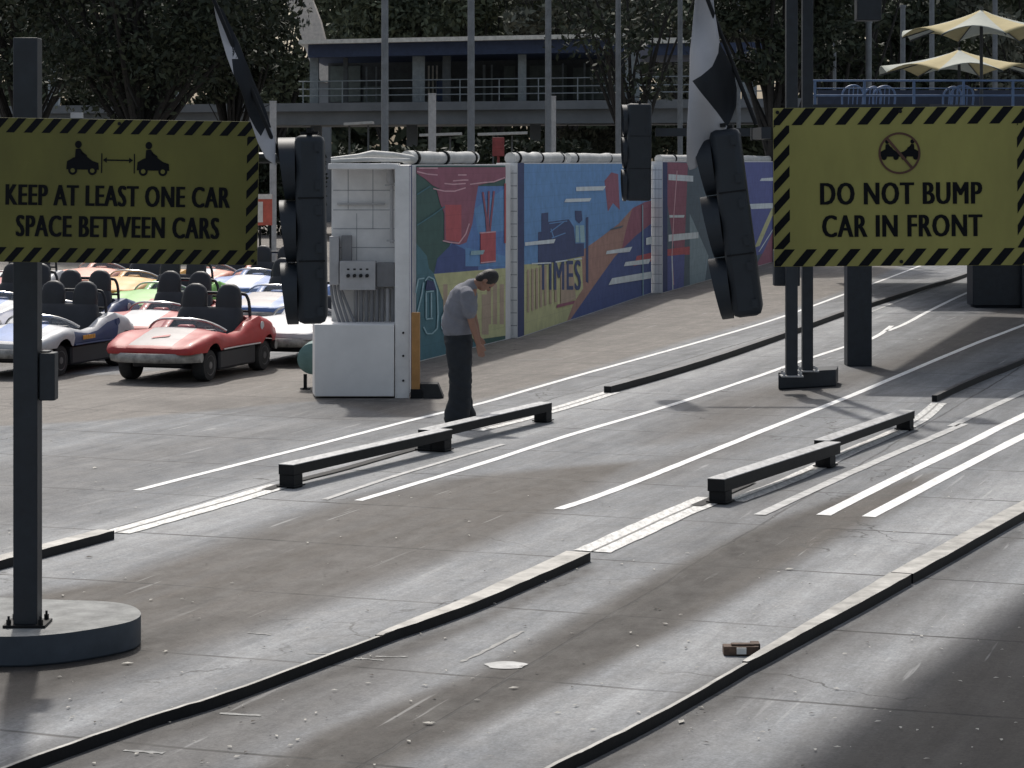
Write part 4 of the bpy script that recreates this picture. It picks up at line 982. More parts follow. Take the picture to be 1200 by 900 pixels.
    # --- wheels
    for sx in (1, -1):
        for sy in (1, -1):
            c = Vector((sx * WB / 2, sy * TRK / 2, WR)); a = Vector((0, sy, 0))
            mb = MB(); rings = []
            for (dy, r) in ((-0.09, 0.15), (-0.085, 0.19), (-0.06, WR), (0.06, WR), (0.085, 0.19), (0.09, 0.135)):
                rings.append([c + a * dy + Vector((math.cos(t) * r, 0, math.sin(t) * r)) for t in np.linspace(0, 2 * math.pi, 24, endpoint=False)])
            mb.loft(rings); wheel = part(mb, "wheel", RUBBER, root, local=True)
            mb = MB(); rings = []
            for (dy, r) in ((0.075, 0.13), (0.093, 0.125), (0.08, 0.10), (0.075, 0.05), (0.095, 0.045), (0.097, 0.02)):
                rings.append([c + a * dy + Vector((math.cos(t) * r, 0, math.sin(t) * r)) for t in np.linspace(0, 2 * math.pi, 20, endpoint=False)])
            mb.loft(rings); part(mb, "rim", RIMM, wheel, local=True)
    # --- seat, headrests, roll bar
    mb = MB(); rings = []
    for z, xo, th, w in ((0.40, -0.30, 0.10, 0.47), (0.52, -0.36, 0.09, 0.48), (0.70, -0.42, 0.09, 0.475), (0.82, -0.45, 0.08, 0.45), (0.86, -0.46, 0.05, 0.42)):
        rings.append([Vector((xo + math.copysign(abs(math.cos(t)) ** 0.6, math.cos(t)) * th, math.copysign(abs(math.sin(t)) ** 0.35, math.sin(t)) * w, z)) for t in np.linspace(0, 2 * math.pi, 24, endpoint=False)])
    mb.loft(rings); mb.box((-0.10, 0, 0.40), (0.44, 0.88, 0.13)); part(mb, "seat", SEATM, root, local=True)
    for y in (-0.245, 0.245):
        mb = MB(); rings = []
        for z, th, w in ((0.74, 0.06, 0.18), (0.90, 0.068, 0.182), (1.02, 0.068, 0.175), (1.10, 0.06, 0.148), (1.145, 0.045, 0.095), (1.165, 0.02, 0.045)):
            rings.append([Vector((-0.46 - (z - 0.74) * 0.12 + math.copysign(abs(math.cos(t)) ** 0.6, math.cos(t)) * th, y + math.copysign(abs(math.sin(t)) ** 0.6, math.sin(t)) * w, z)) for t in np.linspace(0, 2 * math.pi, 18, endpoint=False)])
        mb.loft(rings); part(mb, "headrest", SEATM, root, local=True)
    mb = MB(); pts = [(-0.60, -0.50, 0.64), (-0.60, -0.49, 0.86), (-0.60, -0.46, 0.98), (-0.60, -0.38, 1.03), (-0.60, 0, 1.035), (-0.60, 0.38, 1.03), (-0.60, 0.46, 0.98), (-0.60, 0.49, 0.86), (-0.60, 0.50, 0.64)]
    mb.tube(dense([Vector(p) for p in pts], 4), 0.022, 8); mb.tube([(-0.6, -0.48, 0.80), (-0.6, 0.48, 0.80)], 0.018, 8); part(mb, "roll_bar", SKIRT, root, local=True)
    # --- windscreen hoop, pane, dashboard, steering wheel
    hoop = [Vector((0.56 - 0.30 * (y / 0.55) ** 2, y, 0.60 + 0.165 * (1 - abs(y / 0.55) ** 3.2))) for y in np.linspace(-0.55, 0.55, 17)]
    mb = MB(); mb.tube(hoop, 0.016, 8); fr = part(mb, "windscreen_frame", CHROME, root, local=True)
    mb = MB()
    low = [Vector((p.x + 0.06, p.y * 0.97, min(p.z - 0.012, 0.605))) for p in hoop]
    for i in range(len(hoop) - 1): mb.add([hoop[i], hoop[i + 1], low[i + 1], low[i]], [(0, 1, 2, 3)])
    part(mb, "windscreen", GLASS, fr, local=True, merge=True)
    mb = MB(); mb.box((0.37, 0, 0.575), (0.10, 0.92, 0.10)); part(mb, "dashboard", SKIRT, root, local=True, bevel=0.03)
    mb = MB(); mb.box((0.345, 0.02, 0.615), (0.12, 0.22, 0.12)); part(mb, "dash_pod", body if body is not WHITEP else NAVYP, root, local=True, bevel=0.03)
    mb = MB(); cs = Vector((0.22, 0.24, 0.63)); ax = Vector((-0.8, 0, 0.6)).normalized(); u = ax.cross(Vector((0, 1, 0))).normalized(); v = Vector((0, 1, 0))
    mb.tube([cs + (u * math.cos(t) + v * math.sin(t)) * 0.13 for t in np.linspace(0, 2 * math.pi, 18)], 0.014, 6); mb.cyl(cs, cs - ax * 0.14, 0.015); mb.box(cs, (0.02, 0.24, 0.03)); part(mb, "steering_wheel", RUBBER, root, local=True)
    if body is REDP and panel is GREYP:
        mb = MB(); mb.add([Vector((x, y, car_profile(x)[4] + 0.012)) for x, y in ((0.95, 0.10), (1.02, 0.10), (1.12, -0.10), (1.05, -0.10))], [(0, 1, 2, 3)]); part(mb, "hood_slash", REDP, root, local=True)
    if body is WHITEP and sidep is NAVYP:
        for s in (-1, 1):
            mb = MB()
            for k in range(7): mb.box((0.02 + k * 0.052, s * (car_profile(0.1 + k * 0.05)[0] + 0.016), 0.47), (0.036, 0.006, 0.055))
            part(mb, "sill_band", YELP, root, local=True)
    # --- haunch roundel and tail lamps
    for s in (-1, 1):
        mb = MB(); c = Vector((-0.60, s * 0.672, 0.62)); mb.cyl(c, c + Vector((0, s * 0.006, 0)), 0.055, n=16); part(mb, "roundel", WHITEP if body is not WHITEP else NAVYP, root, local=True)
    return root
# front row
make_car((245, 447), "red ride car with silver hood panel, foremost in the row left of the white block", REDP, GREYP, None)
make_car((70, 441), "white ride car with navy sides, in the front row just behind the sign post", WHITEP, BLUEP, NAVYP)
fwd = Vector((-0.305, -0.952, 0)); lf = Vector((0.952, -0.305, 0))
def at_hoop(px, py, back=0.0):
    """car whose windscreen hoop top shows at this pixel"""
    D = F * (H - 0.765) / (py - HY); p = Vector(((px - 600) * D / F, D, 0)); return p - fwd * 0.55
make_car(None, "white ride car with blue hood stripes, cut by the left edge of the picture", WHITEP, BLUEP, NAVYP, pos=G(70, 441) - fwd * WB / 2 - lf * 0.58 + Vector((-1.95, 0.65, 0)))
make_car(None, "red ride car with pale hood panel, right behind the front red car", REDP, WHITEP, None, pos=at_hoop(180, 354))
make_car(None, "dark blue ride car behind the white one, only its seats and roll bar clear", NAVYP, WHITEP, None, pos=at_hoop(60, 352))
make_car(None, "lime green ride car between the seats of the red cars, deeper in the pack", GREENP, GREENP, None, pos=at_hoop(183, 331))
make_car(None, "orange yellow ride car behind the green one", YELP, YELP, None, pos=at_hoop(150, 317))
make_car(None, "peach pink ride car at the back of the pack, just under the sign's lower border", PEACHP, PEACHP, None, pos=at_hoop(112, 307))
make_car(None, "peach ride car glimpsed behind the headrests at the back of the pack", PEACHP, WHITEP, None, pos=at_hoop(240, 308))
make_car(None, "pale blue ride car, topmost of the blue ones beside the upright signal", BLUEP, WHITEP, None, pos=at_hoop(296, 315))
make_car(None, "blue ride car with white hood, middle of those beside the upright signal", BLUEP, GREYP, None, pos=at_hoop(318, 334))
make_car(None, "white ride car with navy nose, nearest to the white block behind the red car's tail", WHITEP, WHITEP, NAVYP, pos=at_hoop(352, 359))
make_car(None, "white and red ride car at the far left, under the sign's lower corner", WHITEP, REDP, None, pos=at_hoop(2, 318))
make_car(None, "pale blue and white ride car at the left edge, behind the sign post", WHITEP, BLUEP, None, pos=at_hoop(-8, 342))
# red board behind the pack
c0 = G(311, 247); c0 = P(311, 262, 58); c0.z = 0
root = thing("red_board", c0, "upright red and white board standing behind the parked cars beside the upright signal", "board")
a, b = P(302, 228, 58), P(319, 264, 58)
mb = MB(); mb.box(((a.x + b.x) / 2, 58, (a.z + b.z) / 2), (b.x - a.x, 0.05, a.z - b.z)); part(mb, "panel", mat("board_red", (0.55, 0.12, 0.08), 0.6), root)
mb = MB(); mb.box((a.x + 0.06, 57.96, (a.z + b.z) / 2 - 0.05), (0.14, 0.03, 0.5)); mb.box(((a.x + b.x) / 2, 57.96, a.z - 0.05), (b.x - a.x, 0.03, 0.12)); part(mb, "white_field", mat("board_white", (0.7, 0.66, 0.6), 0.6), root)
for x in (a.x + 0.05, b.x - 0.05):
    mb = MB(); mb.box((x, 58.06, a.z / 2), (0.05, 0.05, a.z)); part(mb, "leg", DARKSTEEL, root)

# ================================================================== PERSON
PB = G(538, 497)
def ell(c, ax, rx, ry, n=20, p=1.0):
    """ring around axis direction ax in the x-z plane, rx in-plane half size, ry lateral"""
    c = Vector(c); ax = Vector(ax).normalized(); u = Vector((ax.z, 0, -ax.x))
    if abs(ax.y) > 0.01: u = ax.cross(Vector((0, 1, 0))).normalized() * -1
    w = Vector((0, 1, 0)) if abs(ax.y) < 0.01 else ax.cross(u).normalized()
    return [c + u * (rx * math.copysign(abs(math.cos(t)) ** p, math.cos(t))) + w * (ry * math.copysign(abs(math.sin(t)) ** p, math.sin(t))) for t in np.linspace(0, 2 * math.pi, n, endpoint=False)]
def chain(mb, pts, radii, n=14):
    pts = [Vector(p) for p in pts]; rings = []
    for i, p in enumerate(pts):
        t = pts[min(i + 1, len(pts) - 1)] - pts[max(i - 1, 0)]
        r = radii[i]; rx, ry = r if isinstance(r, tuple) else (r, r)
        rings.append(ell(p, t, rx, ry, n))
    # rounded ends
    a = (pts[0] - pts[1]).normalized(); b = (pts[-1] - pts[-2]).normalized()
    def rr(v): return v if isinstance(v, tuple) else (v, v)
    r0 = rr(radii[0]); r1 = rr(radii[-1])
    rings = [ell(pts[0] + a * min(r0) * 0.75, pts[1] - pts[0], r0[0] * .55, r0[1] * .55, n)] + rings + [ell(pts[-1] + b * min(r1) * 0.75, pts[-1] - pts[-2], r1[0] * .55, r1[1] * .55, n)]
    mb.loft(rings)
def ellipsoid(mb, c, axes, n=16, m=10):
    c = Vector(c); a, b, d = [Vector(v) for v in axes]; rings = []
    for i in range(m + 1):
        ph = -math.pi / 2 + math.pi * (i + 0.02) / (m + 0.04)
        rings.append([c + d * math.sin(ph) + (a * math.cos(t) + b * math.sin(t)) * math.cos(ph) for t in np.linspace(0, 2 * math.pi, n, endpoint=False)])
    mb.loft(rings)
def fuse(mb, name, m, parent, voxel, smooth=2, fold=0.0):
    o = mb.build(name, m, parent, local=True)
    rm = o.modifiers.new("fuse", 'REMESH'); rm.mode = 'VOXEL'; rm.voxel_size = voxel; rm.use_smooth_shade = True
    if smooth:
        sm = o.modifiers.new("soft", 'SMOOTH'); sm.iterations = smooth; sm.factor = 0.5
    dg = bpy.context.evaluated_depsgraph_get(); dg.update()
    me = bpy.data.meshes.new_from_object(o.evaluated_get(dg)); me.materials.clear(); me.materials.append(m)
    o.modifiers.clear(); old = o.data; o.data = me; bpy.data.meshes.remove(old); me.name = name
    if fold:
        nr = [v.normal.copy() for v in me.vertices]
        for v, q in zip(me.vertices, nr):
            x, y, z = v.co
            v.co = v.co + q * fold * (math.sin(z * 34 + x * 22 + 1.3 * math.sin(y * 17)) * 0.6 + math.sin(z * 61 - y * 40 + x * 30) * 0.4) * (1.3 if z < 0.25 or 0.4 < z < 0.6 or z > 1.0 else 0.7)
        me.update()
    me.polygons.foreach_set("use_smooth", [True] * len(me.polygons))
    return o
person = thing("person", PB, "person in a grey short-sleeved shirt and dark trousers standing with bowed head", "person")
SKIN = mat("skin", (0.30, 0.16, 0.11), 0.55, var=0.08, scale=8); SHIRT = mat("shirt_grey", (0.19, 0.195, 0.225), 0.85, var=0.10, scale=12, bump=0.25, bscale=18)
TROUS = mat("trousers_dark", (0.017, 0.021, 0.027), 0.85, var=0.2, scale=9, bump=0.3, bscale=14); HAIR = mat("hair_dark", (0.018, 0.015, 0.014), 0.55, var=0.4, scale=60, bump=0.5, bscale=120); SHOE = mat("shoe_black", (0.014, 0.014, 0.016), 0.4)
crown = Vector((0.90, 0, 0.42)).normalized(); face = Vector((0.42, 0, -0.90)).normalized(); lat = Vector((0, 1, 0))
HC = Vector((0.285, 0, 1.525))
body = MB()
chain(body, [(0.0, 0, 0.90), (-0.005, 0, 1.02), (0.01, 0, 1.16), (0.05, 0, 1.31), (0.095, 0, 1.41), (0.13, 0, 1.465)], [(0.12, 0.155), (0.115, 0.15), (0.12, 0.15), (0.125, 0.16), (0.105, 0.16), (0.07, 0.09)])
chain(body, [(0.12, 0, 1.455), (0.17, 0, 1.49), (0.23, 0, 1.505)], [0.062, 0.056, 0.056])
ellipsoid(body, HC + crown * 0.02, (face * 0.092, lat * 0.074, crown * 0.112))
ellipsoid(body, HC - crown * 0.055 + face * 0.030, (face * 0.062, lat * 0.056, crown * 0.058))
ellipsoid(body, HC + face * 0.098 - crown * 0.015, (face * 0.020, lat * 0.014, crown * 0.024))        # nose
ellipsoid(body, HC + face * 0.082 - crown * 0.062, (face * 0.014, lat * 0.024, crown * 0.010))        # lips
ellipsoid(body, HC + face * 0.084 + crown * 0.028, (face * 0.010, lat * 0.045, crown * 0.010))        # brow
for s in (-1, 1): ellipsoid(body, HC + lat * s * 0.076 - face * 0.004 - crown * 0.005, (face * 0.020, lat * 0.012, crown * 0.032))
for s in (-1, 1): chain(body, [(0.0, s * 0.085, 0.90), (0.015, s * 0.09, 0.66), (0.02, s * 0.09, 0.48), (0.0, s * 0.09, 0.28), (-0.01, s * 0.09, 0.09)], [0.085, 0.075, 0.055, 0.052, 0.038])
def arm(sh_, el, wr, hand_dir, thumb_side):
    chain(body, [sh_, (Vector(sh_) + Vector(el)) / 2, el, (Vector(el) * 0.55 + Vector(wr) * 0.45), wr], [0.052, 0.048, 0.040, 0.038, 0.027])
    wr = Vector(wr); d = Vector(hand_dir).normalized(); sd = Vector((0, 1, 0)); nrm = d.cross(sd).normalized()
    fw_ = Vector((1, 0, 0)); fw_ = (fw_ - d * fw_.dot(d)).normalized(); pl = d.cross(fw_)
    chain(body, [wr, wr + d * 0.04, wr + d * 0.085], [(0.026, 0.020), (0.036, 0.017), (0.038, 0.015)])
    for i, (o, l) in enumerate(((0.030, 0.070), (0.010, 0.080), (-0.011, 0.074), (-0.030, 0.058))):
        b0 = wr + d * 0.075 + fw_ * o; cur = pl * thumb_side
        chain(body, [b0, b0 + d * l * 0.55 + cur * 0.004, b0 + d * l * 0.95 + cur * 0.020], [0.0095, 0.009, 0.0075], 8)
    b0 = wr + d * 0.03 + fw_ * 0.026
    chain(body, [b0, b0 + d * 0.03 + fw_ * 0.022, b0 + d * 0.062 + fw_ * 0.028], [0.012, 0.0105, 0.008], 8)
arm((0.085, -0.19, 1.40), (0.135, -0.215, 1.11), (0.205, -0.20, 0.87), (0.30, 0, -1), 1)
arm((0.085, 0.19, 1.40), (0.15, 0.215, 1.12), (0.20, 0.17, 0.92), (0.25, 0, -1), -1)
fuse(body, "body", SKIN, person, 0.0075, 2)
shirt = MB()
chain(shirt, [(-0.015, 0, 0.975), (-0.015, 0, 1.04), (0.0, 0, 1.16), (0.035, 0, 1.30), (0.075, 0, 1.405), (0.115, 0, 1.462)], [(0.162, 0.19), (0.174, 0.195), (0.174, 0.195), (0.168, 0.198), (0.138, 0.185), (0.078, 0.10)], 20)
for s in (-1, 1): chain(shirt, [(0.075, s * 0.14, 1.41), (0.09, s * 0.195, 1.385), (0.105, s * 0.21, 1.29), (0.118, s * 0.217, 1.185)], [0.07, 0.076, 0.074, 0.073])
chain(shirt, [(0.125, 0, 1.475), (0.15, 0, 1.492)], [0.072, 0.070])
fuse(shirt, "shirt", SHIRT, person, 0.011, 2, 0.006)
tr = MB()
chain(tr, [(-0.005, 0, 0.86), (-0.01, 0, 0.93), (-0.01, 0, 1.0)], [(0.15, 0.175), (0.152, 0.178), (0.142, 0.172)], 20)
for s in (-1, 1): chain(tr, [(-0.005, s * 0.085, 0.88), (0.005, s * 0.092, 0.70), (0.015, s * 0.095, 0.50), (0.01, s * 0.098, 0.28), (0.005 + s * 0.035, s * 0.105, 0.05)], [(0.148, 0.100), (0.134, 0.096), (0.118, 0.086), (0.122, 0.088), (0.142, 0.096)], 18)
fuse(tr, "trousers", TROUS, person, 0.012, 2, 0.007)
mb = MB(); mb.loft([ell((-0.01, 0, z), (0, 0, 1), 0.150, 0.180, 28) for z in (0.985, 1.02)]); part(mb, "belt", SHOE, person, local=True)
for s in (-1, 1):
    mb = MB(); x0 = 0.02; rings = []
    for x, w, h in ((-0.10, 0.032, 0.05), (-0.06, 0.042, 0.085), (0.02, 0.045, 0.085), (0.09, 0.05, 0.06), (0.15, 0.046, 0.045), (0.185, 0.025, 0.025)):
        rings.append([Vector((x + 0.035 * s, s * 0.105 + w * math.cos(t), max(0.003, h * 0.5 + h * 0.5 * math.sin(t)))) for t in np.linspace(0, 2 * math.pi, 14, endpoint=False)])
    mb.loft(rings); part(mb, "shoe", SHOE, person, local=True)
hr = MB(); 
ellipsoid(hr, HC + crown * 0.038 - face * 0.012, (face * 0.094, lat * 0.085, crown * 0.112))
ellipsoid(hr, HC - crown * 0.02 - face * 0.045, (face * 0.055, lat * 0.074, crown * 0.085))
fuse(hr, "hair", HAIR, person, 0.008, 1)
for s in (-1, 1):
    mb = MB(); ellipsoid(mb, HC + face * 0.081 + crown * 0.008 + lat * s * 0.030, (face * 0.010, lat * 0.011, crown * 0.008), 10, 6); part(mb, "eye", SHOE, person, local=True)

# ================================================================== BACKGROUND STATION
BG0, BG1 = (-200, 97.0), (980, 81.5)
def bgD(px): t = (px - BG0[0]) / (BG1[0] - BG0[0]); return 1 / ((1 - t) / BG0[1] + t / BG1[1])
def bgP(px, z, off=0.0):
    D = bgD(px) + off; return Vector(((px - 600) * bgD(px) / F, D, z))
def bgslab(mb, px0, px1, z0, z1, front, depth, mi=0):
    a, b = bgP(px0, 0, front), bgP(px1, 0, front); o = Vector((0, depth, 0))
    mb.prism([a + Vector((0, 0, z0)), b + Vector((0, 0, z0)), b + o + Vector((0, 0, z0)), a + o + Vector((0, 0, z0))], (0, 0, z1 - z0), mi)
STN = mat("station_concrete", (0.22, 0.235, 0.25), 0.8, var=0.15, scale=0.8); STNL = mat("station_light", (0.85, 0.82, 0.74), 0.6); STNB = mat("station_blue", (0.045, 0.066, 0.13), 0.6); STND = mat("station_dark", (0.11, 0.12, 0.125), 0.8)
STNC = mat("station_column", (0.32, 0.36, 0.38), 0.7); STNG = mat("station_glass_green", (0.16, 0.19, 0.18), 0.3)
stn = thing("elevated_station", bgP(520, 0), "long grey elevated platform with columns, railing and white edged blue roof beyond the wall", "station")
mb = MB(); bgslab(mb, -200, 980, 4.12, 4.62, 0, 6); bgslab(mb, -200, 980, 4.623, 4.93, -0.25, 6.3); part(mb, "deck", STN, stn)
mb = MB(); bgslab(mb, 352, 742, 7.10, 7.25, -0.8, 9); part(mb, "roof_edge", STNL, stn)
mb = MB(); bgslab(mb, 362, 738, 6.62, 7.095, -0.4, 8); part(mb, "roof_beam", STNB, stn)
mb = MB(); bgslab(mb, 760, 905, 6.5, 6.9, 0.2, 6); part(mb, "roof_beam", STNB, stn)
mb = MB(); bgslab(mb, 762, 815, 6.91, 7.1, 0.0, 6); part(mb, "roof_edge", STNL, stn)
for px, w, m in ((367, 0.32, STNC), (404, 0.16, STND), (490, 0.45, STNC), (523, 0.3, STND), (612, 0.30, STNC), (742, 0.5, STNC), (858, 0.4, STNC), (880, 0.5, STNC), (60, 0.4, STNC), (200, 0.4, STNC)):
    c = bgP(px, 0, 0.6); mb = MB(); mb.box((c.x, c.y, (4.93 + 6.62) / 2), (w, 0.4, 6.62 - 4.93)); part(mb, "column", m, stn)
for px in (365, 480, 628, 740, 860, 90, 215):
    c = bgP(px, 0, 2.2); mb = MB(); mb.box((c.x, c.y, 2.06), (0.40, 0.5, 4.12)); part(mb, "pier", STN, stn)
# back wall panels and glazing behind the platform
mb = MB(); bgslab(mb, 372, 740, 4.93, 6.62, 5.2, 0.2); part(mb, "back_wall", STND, stn)
for x0, x1, z0, z1, m in ((416, 448, 5.0, 5.7, STNG), (375, 412, 5.1, 6.5, STNG), (530, 585, 5.0, 6.3, STND), (590, 604, 5.2, 6.4, STNG), (622, 668, 5.1, 6.4, STNG), (676, 735, 5.1, 6.3, STNG)):
    mb = MB(); bgslab(mb, x0, x1, z0, z1, 5.1, 0.08); part(mb, "glazing", m, stn)
for px in (497, 502, 507, 566, 575, 420, 432, 663, 690, 700, 565): 
    c = bgP(px, 0, 4.9); mb = MB(); mb.box((c.x, c.y, 5.75), (0.07, 0.05, 1.4)); part(mb, "mullion", STNL if px in (497, 502, 507) else STNC, stn)
mb = MB()
for z in (5.2, 5.45, 5.74): 
    a, b = bgP(350, z, 0.05), bgP(910, z, 0.05); mb.tube([a, b], 0.022, 6)
for px in np.arange(355, 910, 46): c = bgP(px, 0, 0.05); mb.box((c.x, c.y, 5.33), (0.04, 0.04, 0.82))
part(mb, "railing", STNC, stn)
mb = MB(); bgslab(mb, 510, 527, 5.0, 5.75, 1.2, 0.5); part(mb, "kiosk", STNB, stn)
# things under the deck
AWN = mat("awning_white", (0.50, 0.50, 0.48), 0.6)
for i, (x0, x1, y, lab) in enumerate(((404, 437, 147, "pale flat awning under the left part of the elevated platform"), (492, 541, 160, "thin white table canopy under the platform beside the tall white pole"), (560, 618, 159, "thin white table canopy below the platform, right of centre"))):
    D = 76; c = P((x0 + x1) / 2, y, D); root = thing("table_canopy", (c.x, D, 0), lab, "canopy", "white canopies under the platform")
    mb = MB(); mb.prism([c + Vector(((x0 - (x0 + x1) / 2) / F * D, -0.5, 0)), c + Vector(((x1 - (x0 + x1) / 2) / F * D, -0.5, 0.05)), c + Vector(((x1 - (x0 + x1) / 2) / F * D, 0.7, 0.05)), c + Vector(((x0 - (x0 + x1) / 2) / F * D, 0.7, 0))], (0, 0, 0.08)); part(mb, "top", AWN, root)
    for dx in (-0.3, 0.3): mb = MB(); mb.box((c.x + dx, D, c.z / 2), (0.06, 0.06, c.z)); part(mb, "leg", STND, root)
# curved white pylon
root = thing("curved_pylon", P(380, 100, 108), "curved white pylon rising behind the left end of the station roof", "pylon")
outer = [P(x, y, 108) for x, y in ((352, -40), (366, 0), (375, 24), (381, 48), (386, 70), (392, 86), (383, 97))]; inner = [P(x, y, 108) for x, y in ((318, -40), (334, 0), (347, 24), (355, 48), (362, 70), (369, 84), (376, 95))]
mb = MB(); mb.loft([[a, b, b + Vector((0, 1.2, 0)), a + Vector((0, 1.2, 0))] for a, b in zip(outer, inner)]); part(mb, "fin", mat("pylon_white", (0.70, 0.64, 0.58), 0.6), root)
c = P(380, 96, 108.5); mb = MB(); mb.box((c.x, 108.6, c.z / 2), (0.6, 0.6, c.z)); part(mb, "foot", STN, root)

# tall grey poles and short white columns
POLE = mat("pole_grey", (0.17, 0.185, 0.20), 0.6); WPOLE = mat("pole_white", (0.42, 0.42, 0.42), 0.6); DPOLE = mat("pole_dark", (0.05, 0.055, 0.06), 0.6)
POLELAB = ["leftmost tall grey pole above the equipment block", "tall grey pole behind the red and green mural", "tall grey pole standing above the typewriter mural's left half", "tall grey pole right above the distant signal", "thin grey pole between the distant signal and the checkered flag", "thin grey pole just right of the checkered flag"]
for (px, w, D), lab in zip(((451, 8.5, 60), (552, 8.5, 63), (642.5, 7.5, 66), (724.5, 6.5, 69), (797, 6, 72), (865.5, 5, 75)), POLELAB):
    X = (px - 600) * D / F; r = w * D / F / 2
    root = thing("tall_pole", (X, D, 0), lab, "pole", "tall grey poles beyond the wall")
    mb = MB(); mb.cyl((X, D, 0), (X, D, 11.5), r * 1.05, r * 0.9, n=14); part(mb, "shaft", POLE, root)
    mb = MB(); mb.cyl((X, D, 0), (X, D, 0.12), r * 2.2, n=14); part(mb, "base", POLE, root)
for (px, y, w, D, lab) in ((320, 120, 8, 64, "short white column right of the sign, behind the furled flag"), (506.5, 111, 9, 66, "short white column above the red mural"), (648, 114, 7, 68, "short white column beside the tall pole above the typewriter mural")):
    c = P(px, y, D); root = thing("white_column", (c.x, D, 0), lab, "column", "short white columns beyond the wall")
    r = w * D / F / 2; mb = MB(); mb.cyl((c.x, D, 0), (c.x, D, c.z), r, n=14); part(mb, "shaft", WPOLE, root)
    mb = MB(); mb.cyl((c.x, D, c.z), (c.x, D, c.z + 0.04), r * 1.1, n=14); part(mb, "cap", WPOLE, root)
LAMPLAB = ["slim grey pole right of the twin posts, reaching half way up", "thick grey pole below the dark lamp head at right", "grey pole left of the two parasols", "tall thin pole behind the upper parasol", "thin pole between the parasols at the right"]
for (px, y, w, D), lab in zip(((978, 17, 4, 70), (1018, 26, 7, 66), (1058, 8, 6, 72), (1092, -20, 6, 76), (1166, -20, 6, 80)), LAMPLAB):
    c = P(px, y, D); root = thing("terrace_pole", (c.x, D, 0), lab, "pole", "poles behind the terrace")
    r = w * D / F / 2; mb = MB(); mb.cyl((c.x, D, 0), (c.x, D, c.z), r, n=12); part(mb, "shaft", POLE, root)
    mb = MB(); mb.cyl((c.x, D, c.z - 0.02), (c.x, D, c.z + 0.05), r * 1.25, n=12); part(mb, "cap", POLE, root)

# ================================================================== TERRACE WITH PARASOLS (upper right)
ter = thing("terrace", (11, 52, 0), "raised terrace with blue rail behind the DO NOT BUMP sign", "terrace")
zt_ = 3.35
mb = MB(); mb.box((13.1, 52, zt_ - 0.15), (12.2, 10, 0.3)); part(mb, "floor", STN, ter)
for x, y in ((9.9, 48), (13.4, 48), (17, 48), (11.6, 56), (14.5, 56), (18, 56)):
    mb = MB(); mb.box((x, y, (zt_ - 0.3) / 2), (0.4, 0.4, zt_ - 0.3)); part(mb, "pier", STN, ter)
BLUER = mat("rail_blue", (0.10, 0.16, 0.28), 0.45); BLUEM = mat("mesh_blue", (0.022, 0.032, 0.06), 0.6)
mb = MB(); D = 47.1
for y in (94.5, 103.5, 112): 
    a, b = P(952, y, D), P(1260, y, D); mb.tube([a, b], 0.022 if y != 103.5 else 0.012, 8)
for px in range(955, 1260, 58): c = P(px, 100, D); mb.box((c.x, D, (zt_ + P(0, 94.5, D).z) / 2), (0.05, 0.05, P(0, 94.5, D).z - zt_))
part(mb, "railing", BLUER, ter)
mb = MB(); a, b = P(958, 118, D + 9), P(1330, 95, D + 9); mb.box(((a.x + b.x) / 2, D + 9, 4.05), (b.x - a.x, 0.1, 0.8)); part(mb, "rear_screen", BLUEM, ter)
CREAM = mat("parasol_cream", (0.44, 0.37, 0.19), 0.85, var=0.06); PWHITE = mat("parasol_white", (0.40, 0.42, 0.37), 0.85, var=0.06)
def parasol(px, ytop, yrim, halfw, D, label, rot0):
    c = P(px, ytop, D); rim = P(px, yrim, D).z; Rr = halfw * D / F
    root = thing("parasol", (c.x, D, zt_), label, "parasol", "cream and white parasols on the terrace")
    mb = MB(); mb.cyl((c.x, D, zt_), (c.x, D, c.z + 0.05), 0.035, n=10); part(mb, "pole", DPOLE, root)
    mb = MB(); n = 64; K = 8; prev = None
    for i in range(0, 9):
        f = i / 8; ring = []
        for k in range(n):
            t = 2 * math.pi * k / n + rot0; seg = (k % (n / K)) / (n / K); sag = math.sin(math.pi * seg)
            r = Rr * f * (1 - 0.05 * sag * f); z = c.z + (rim - c.z) * (f ** 0.85) + 0.16 * sag * f * f - 0.03 * f
            ring.append(Vector((c.x + r * math.cos(t), D + r * math.sin(t), z)))
        if prev:
            for k in range(n): mb.add([prev[k], prev[(k + 1) % n], ring[(k + 1) % n], ring[k]], [(0, 1, 2, 3)], int(k // (n / K)) % 2)
        prev = ring
    o = part(mb, "canopy", [CREAM, PWHITE], root, fix=True, ang=60, merge=True); sd = o.modifiers.new("thick", 'SOLIDIFY'); sd.thickness = 0.01
    mb = MB()
    for k in range(K): t = 2 * math.pi * k / K + rot0; mb.tube([Vector((c.x, D, c.z - 0.06)), Vector((c.x + Rr * math.cos(t), D + Rr * math.sin(t), rim - 0.06))], 0.012, 6)
    part(mb, "ribs", DPOLE, root)
    mb = MB(); mb.cyl((c.x, D, zt_), (c.x, D, zt_ + 0.07), 0.28, 0.25, n=16); part(mb, "base", DPOLE, root)
parasol(1124, 58, 84, 96, 53, "lower cream and white parasol with a scalloped rim above the blue rail", 0.35)
parasol(1150, 11, 42, 95, 49, "upper cream and white parasol with the dark pole, cut by the right edge", 0.1)
BCH = mat("chair_blue", (0.11, 0.17, 0.30), 0.5)
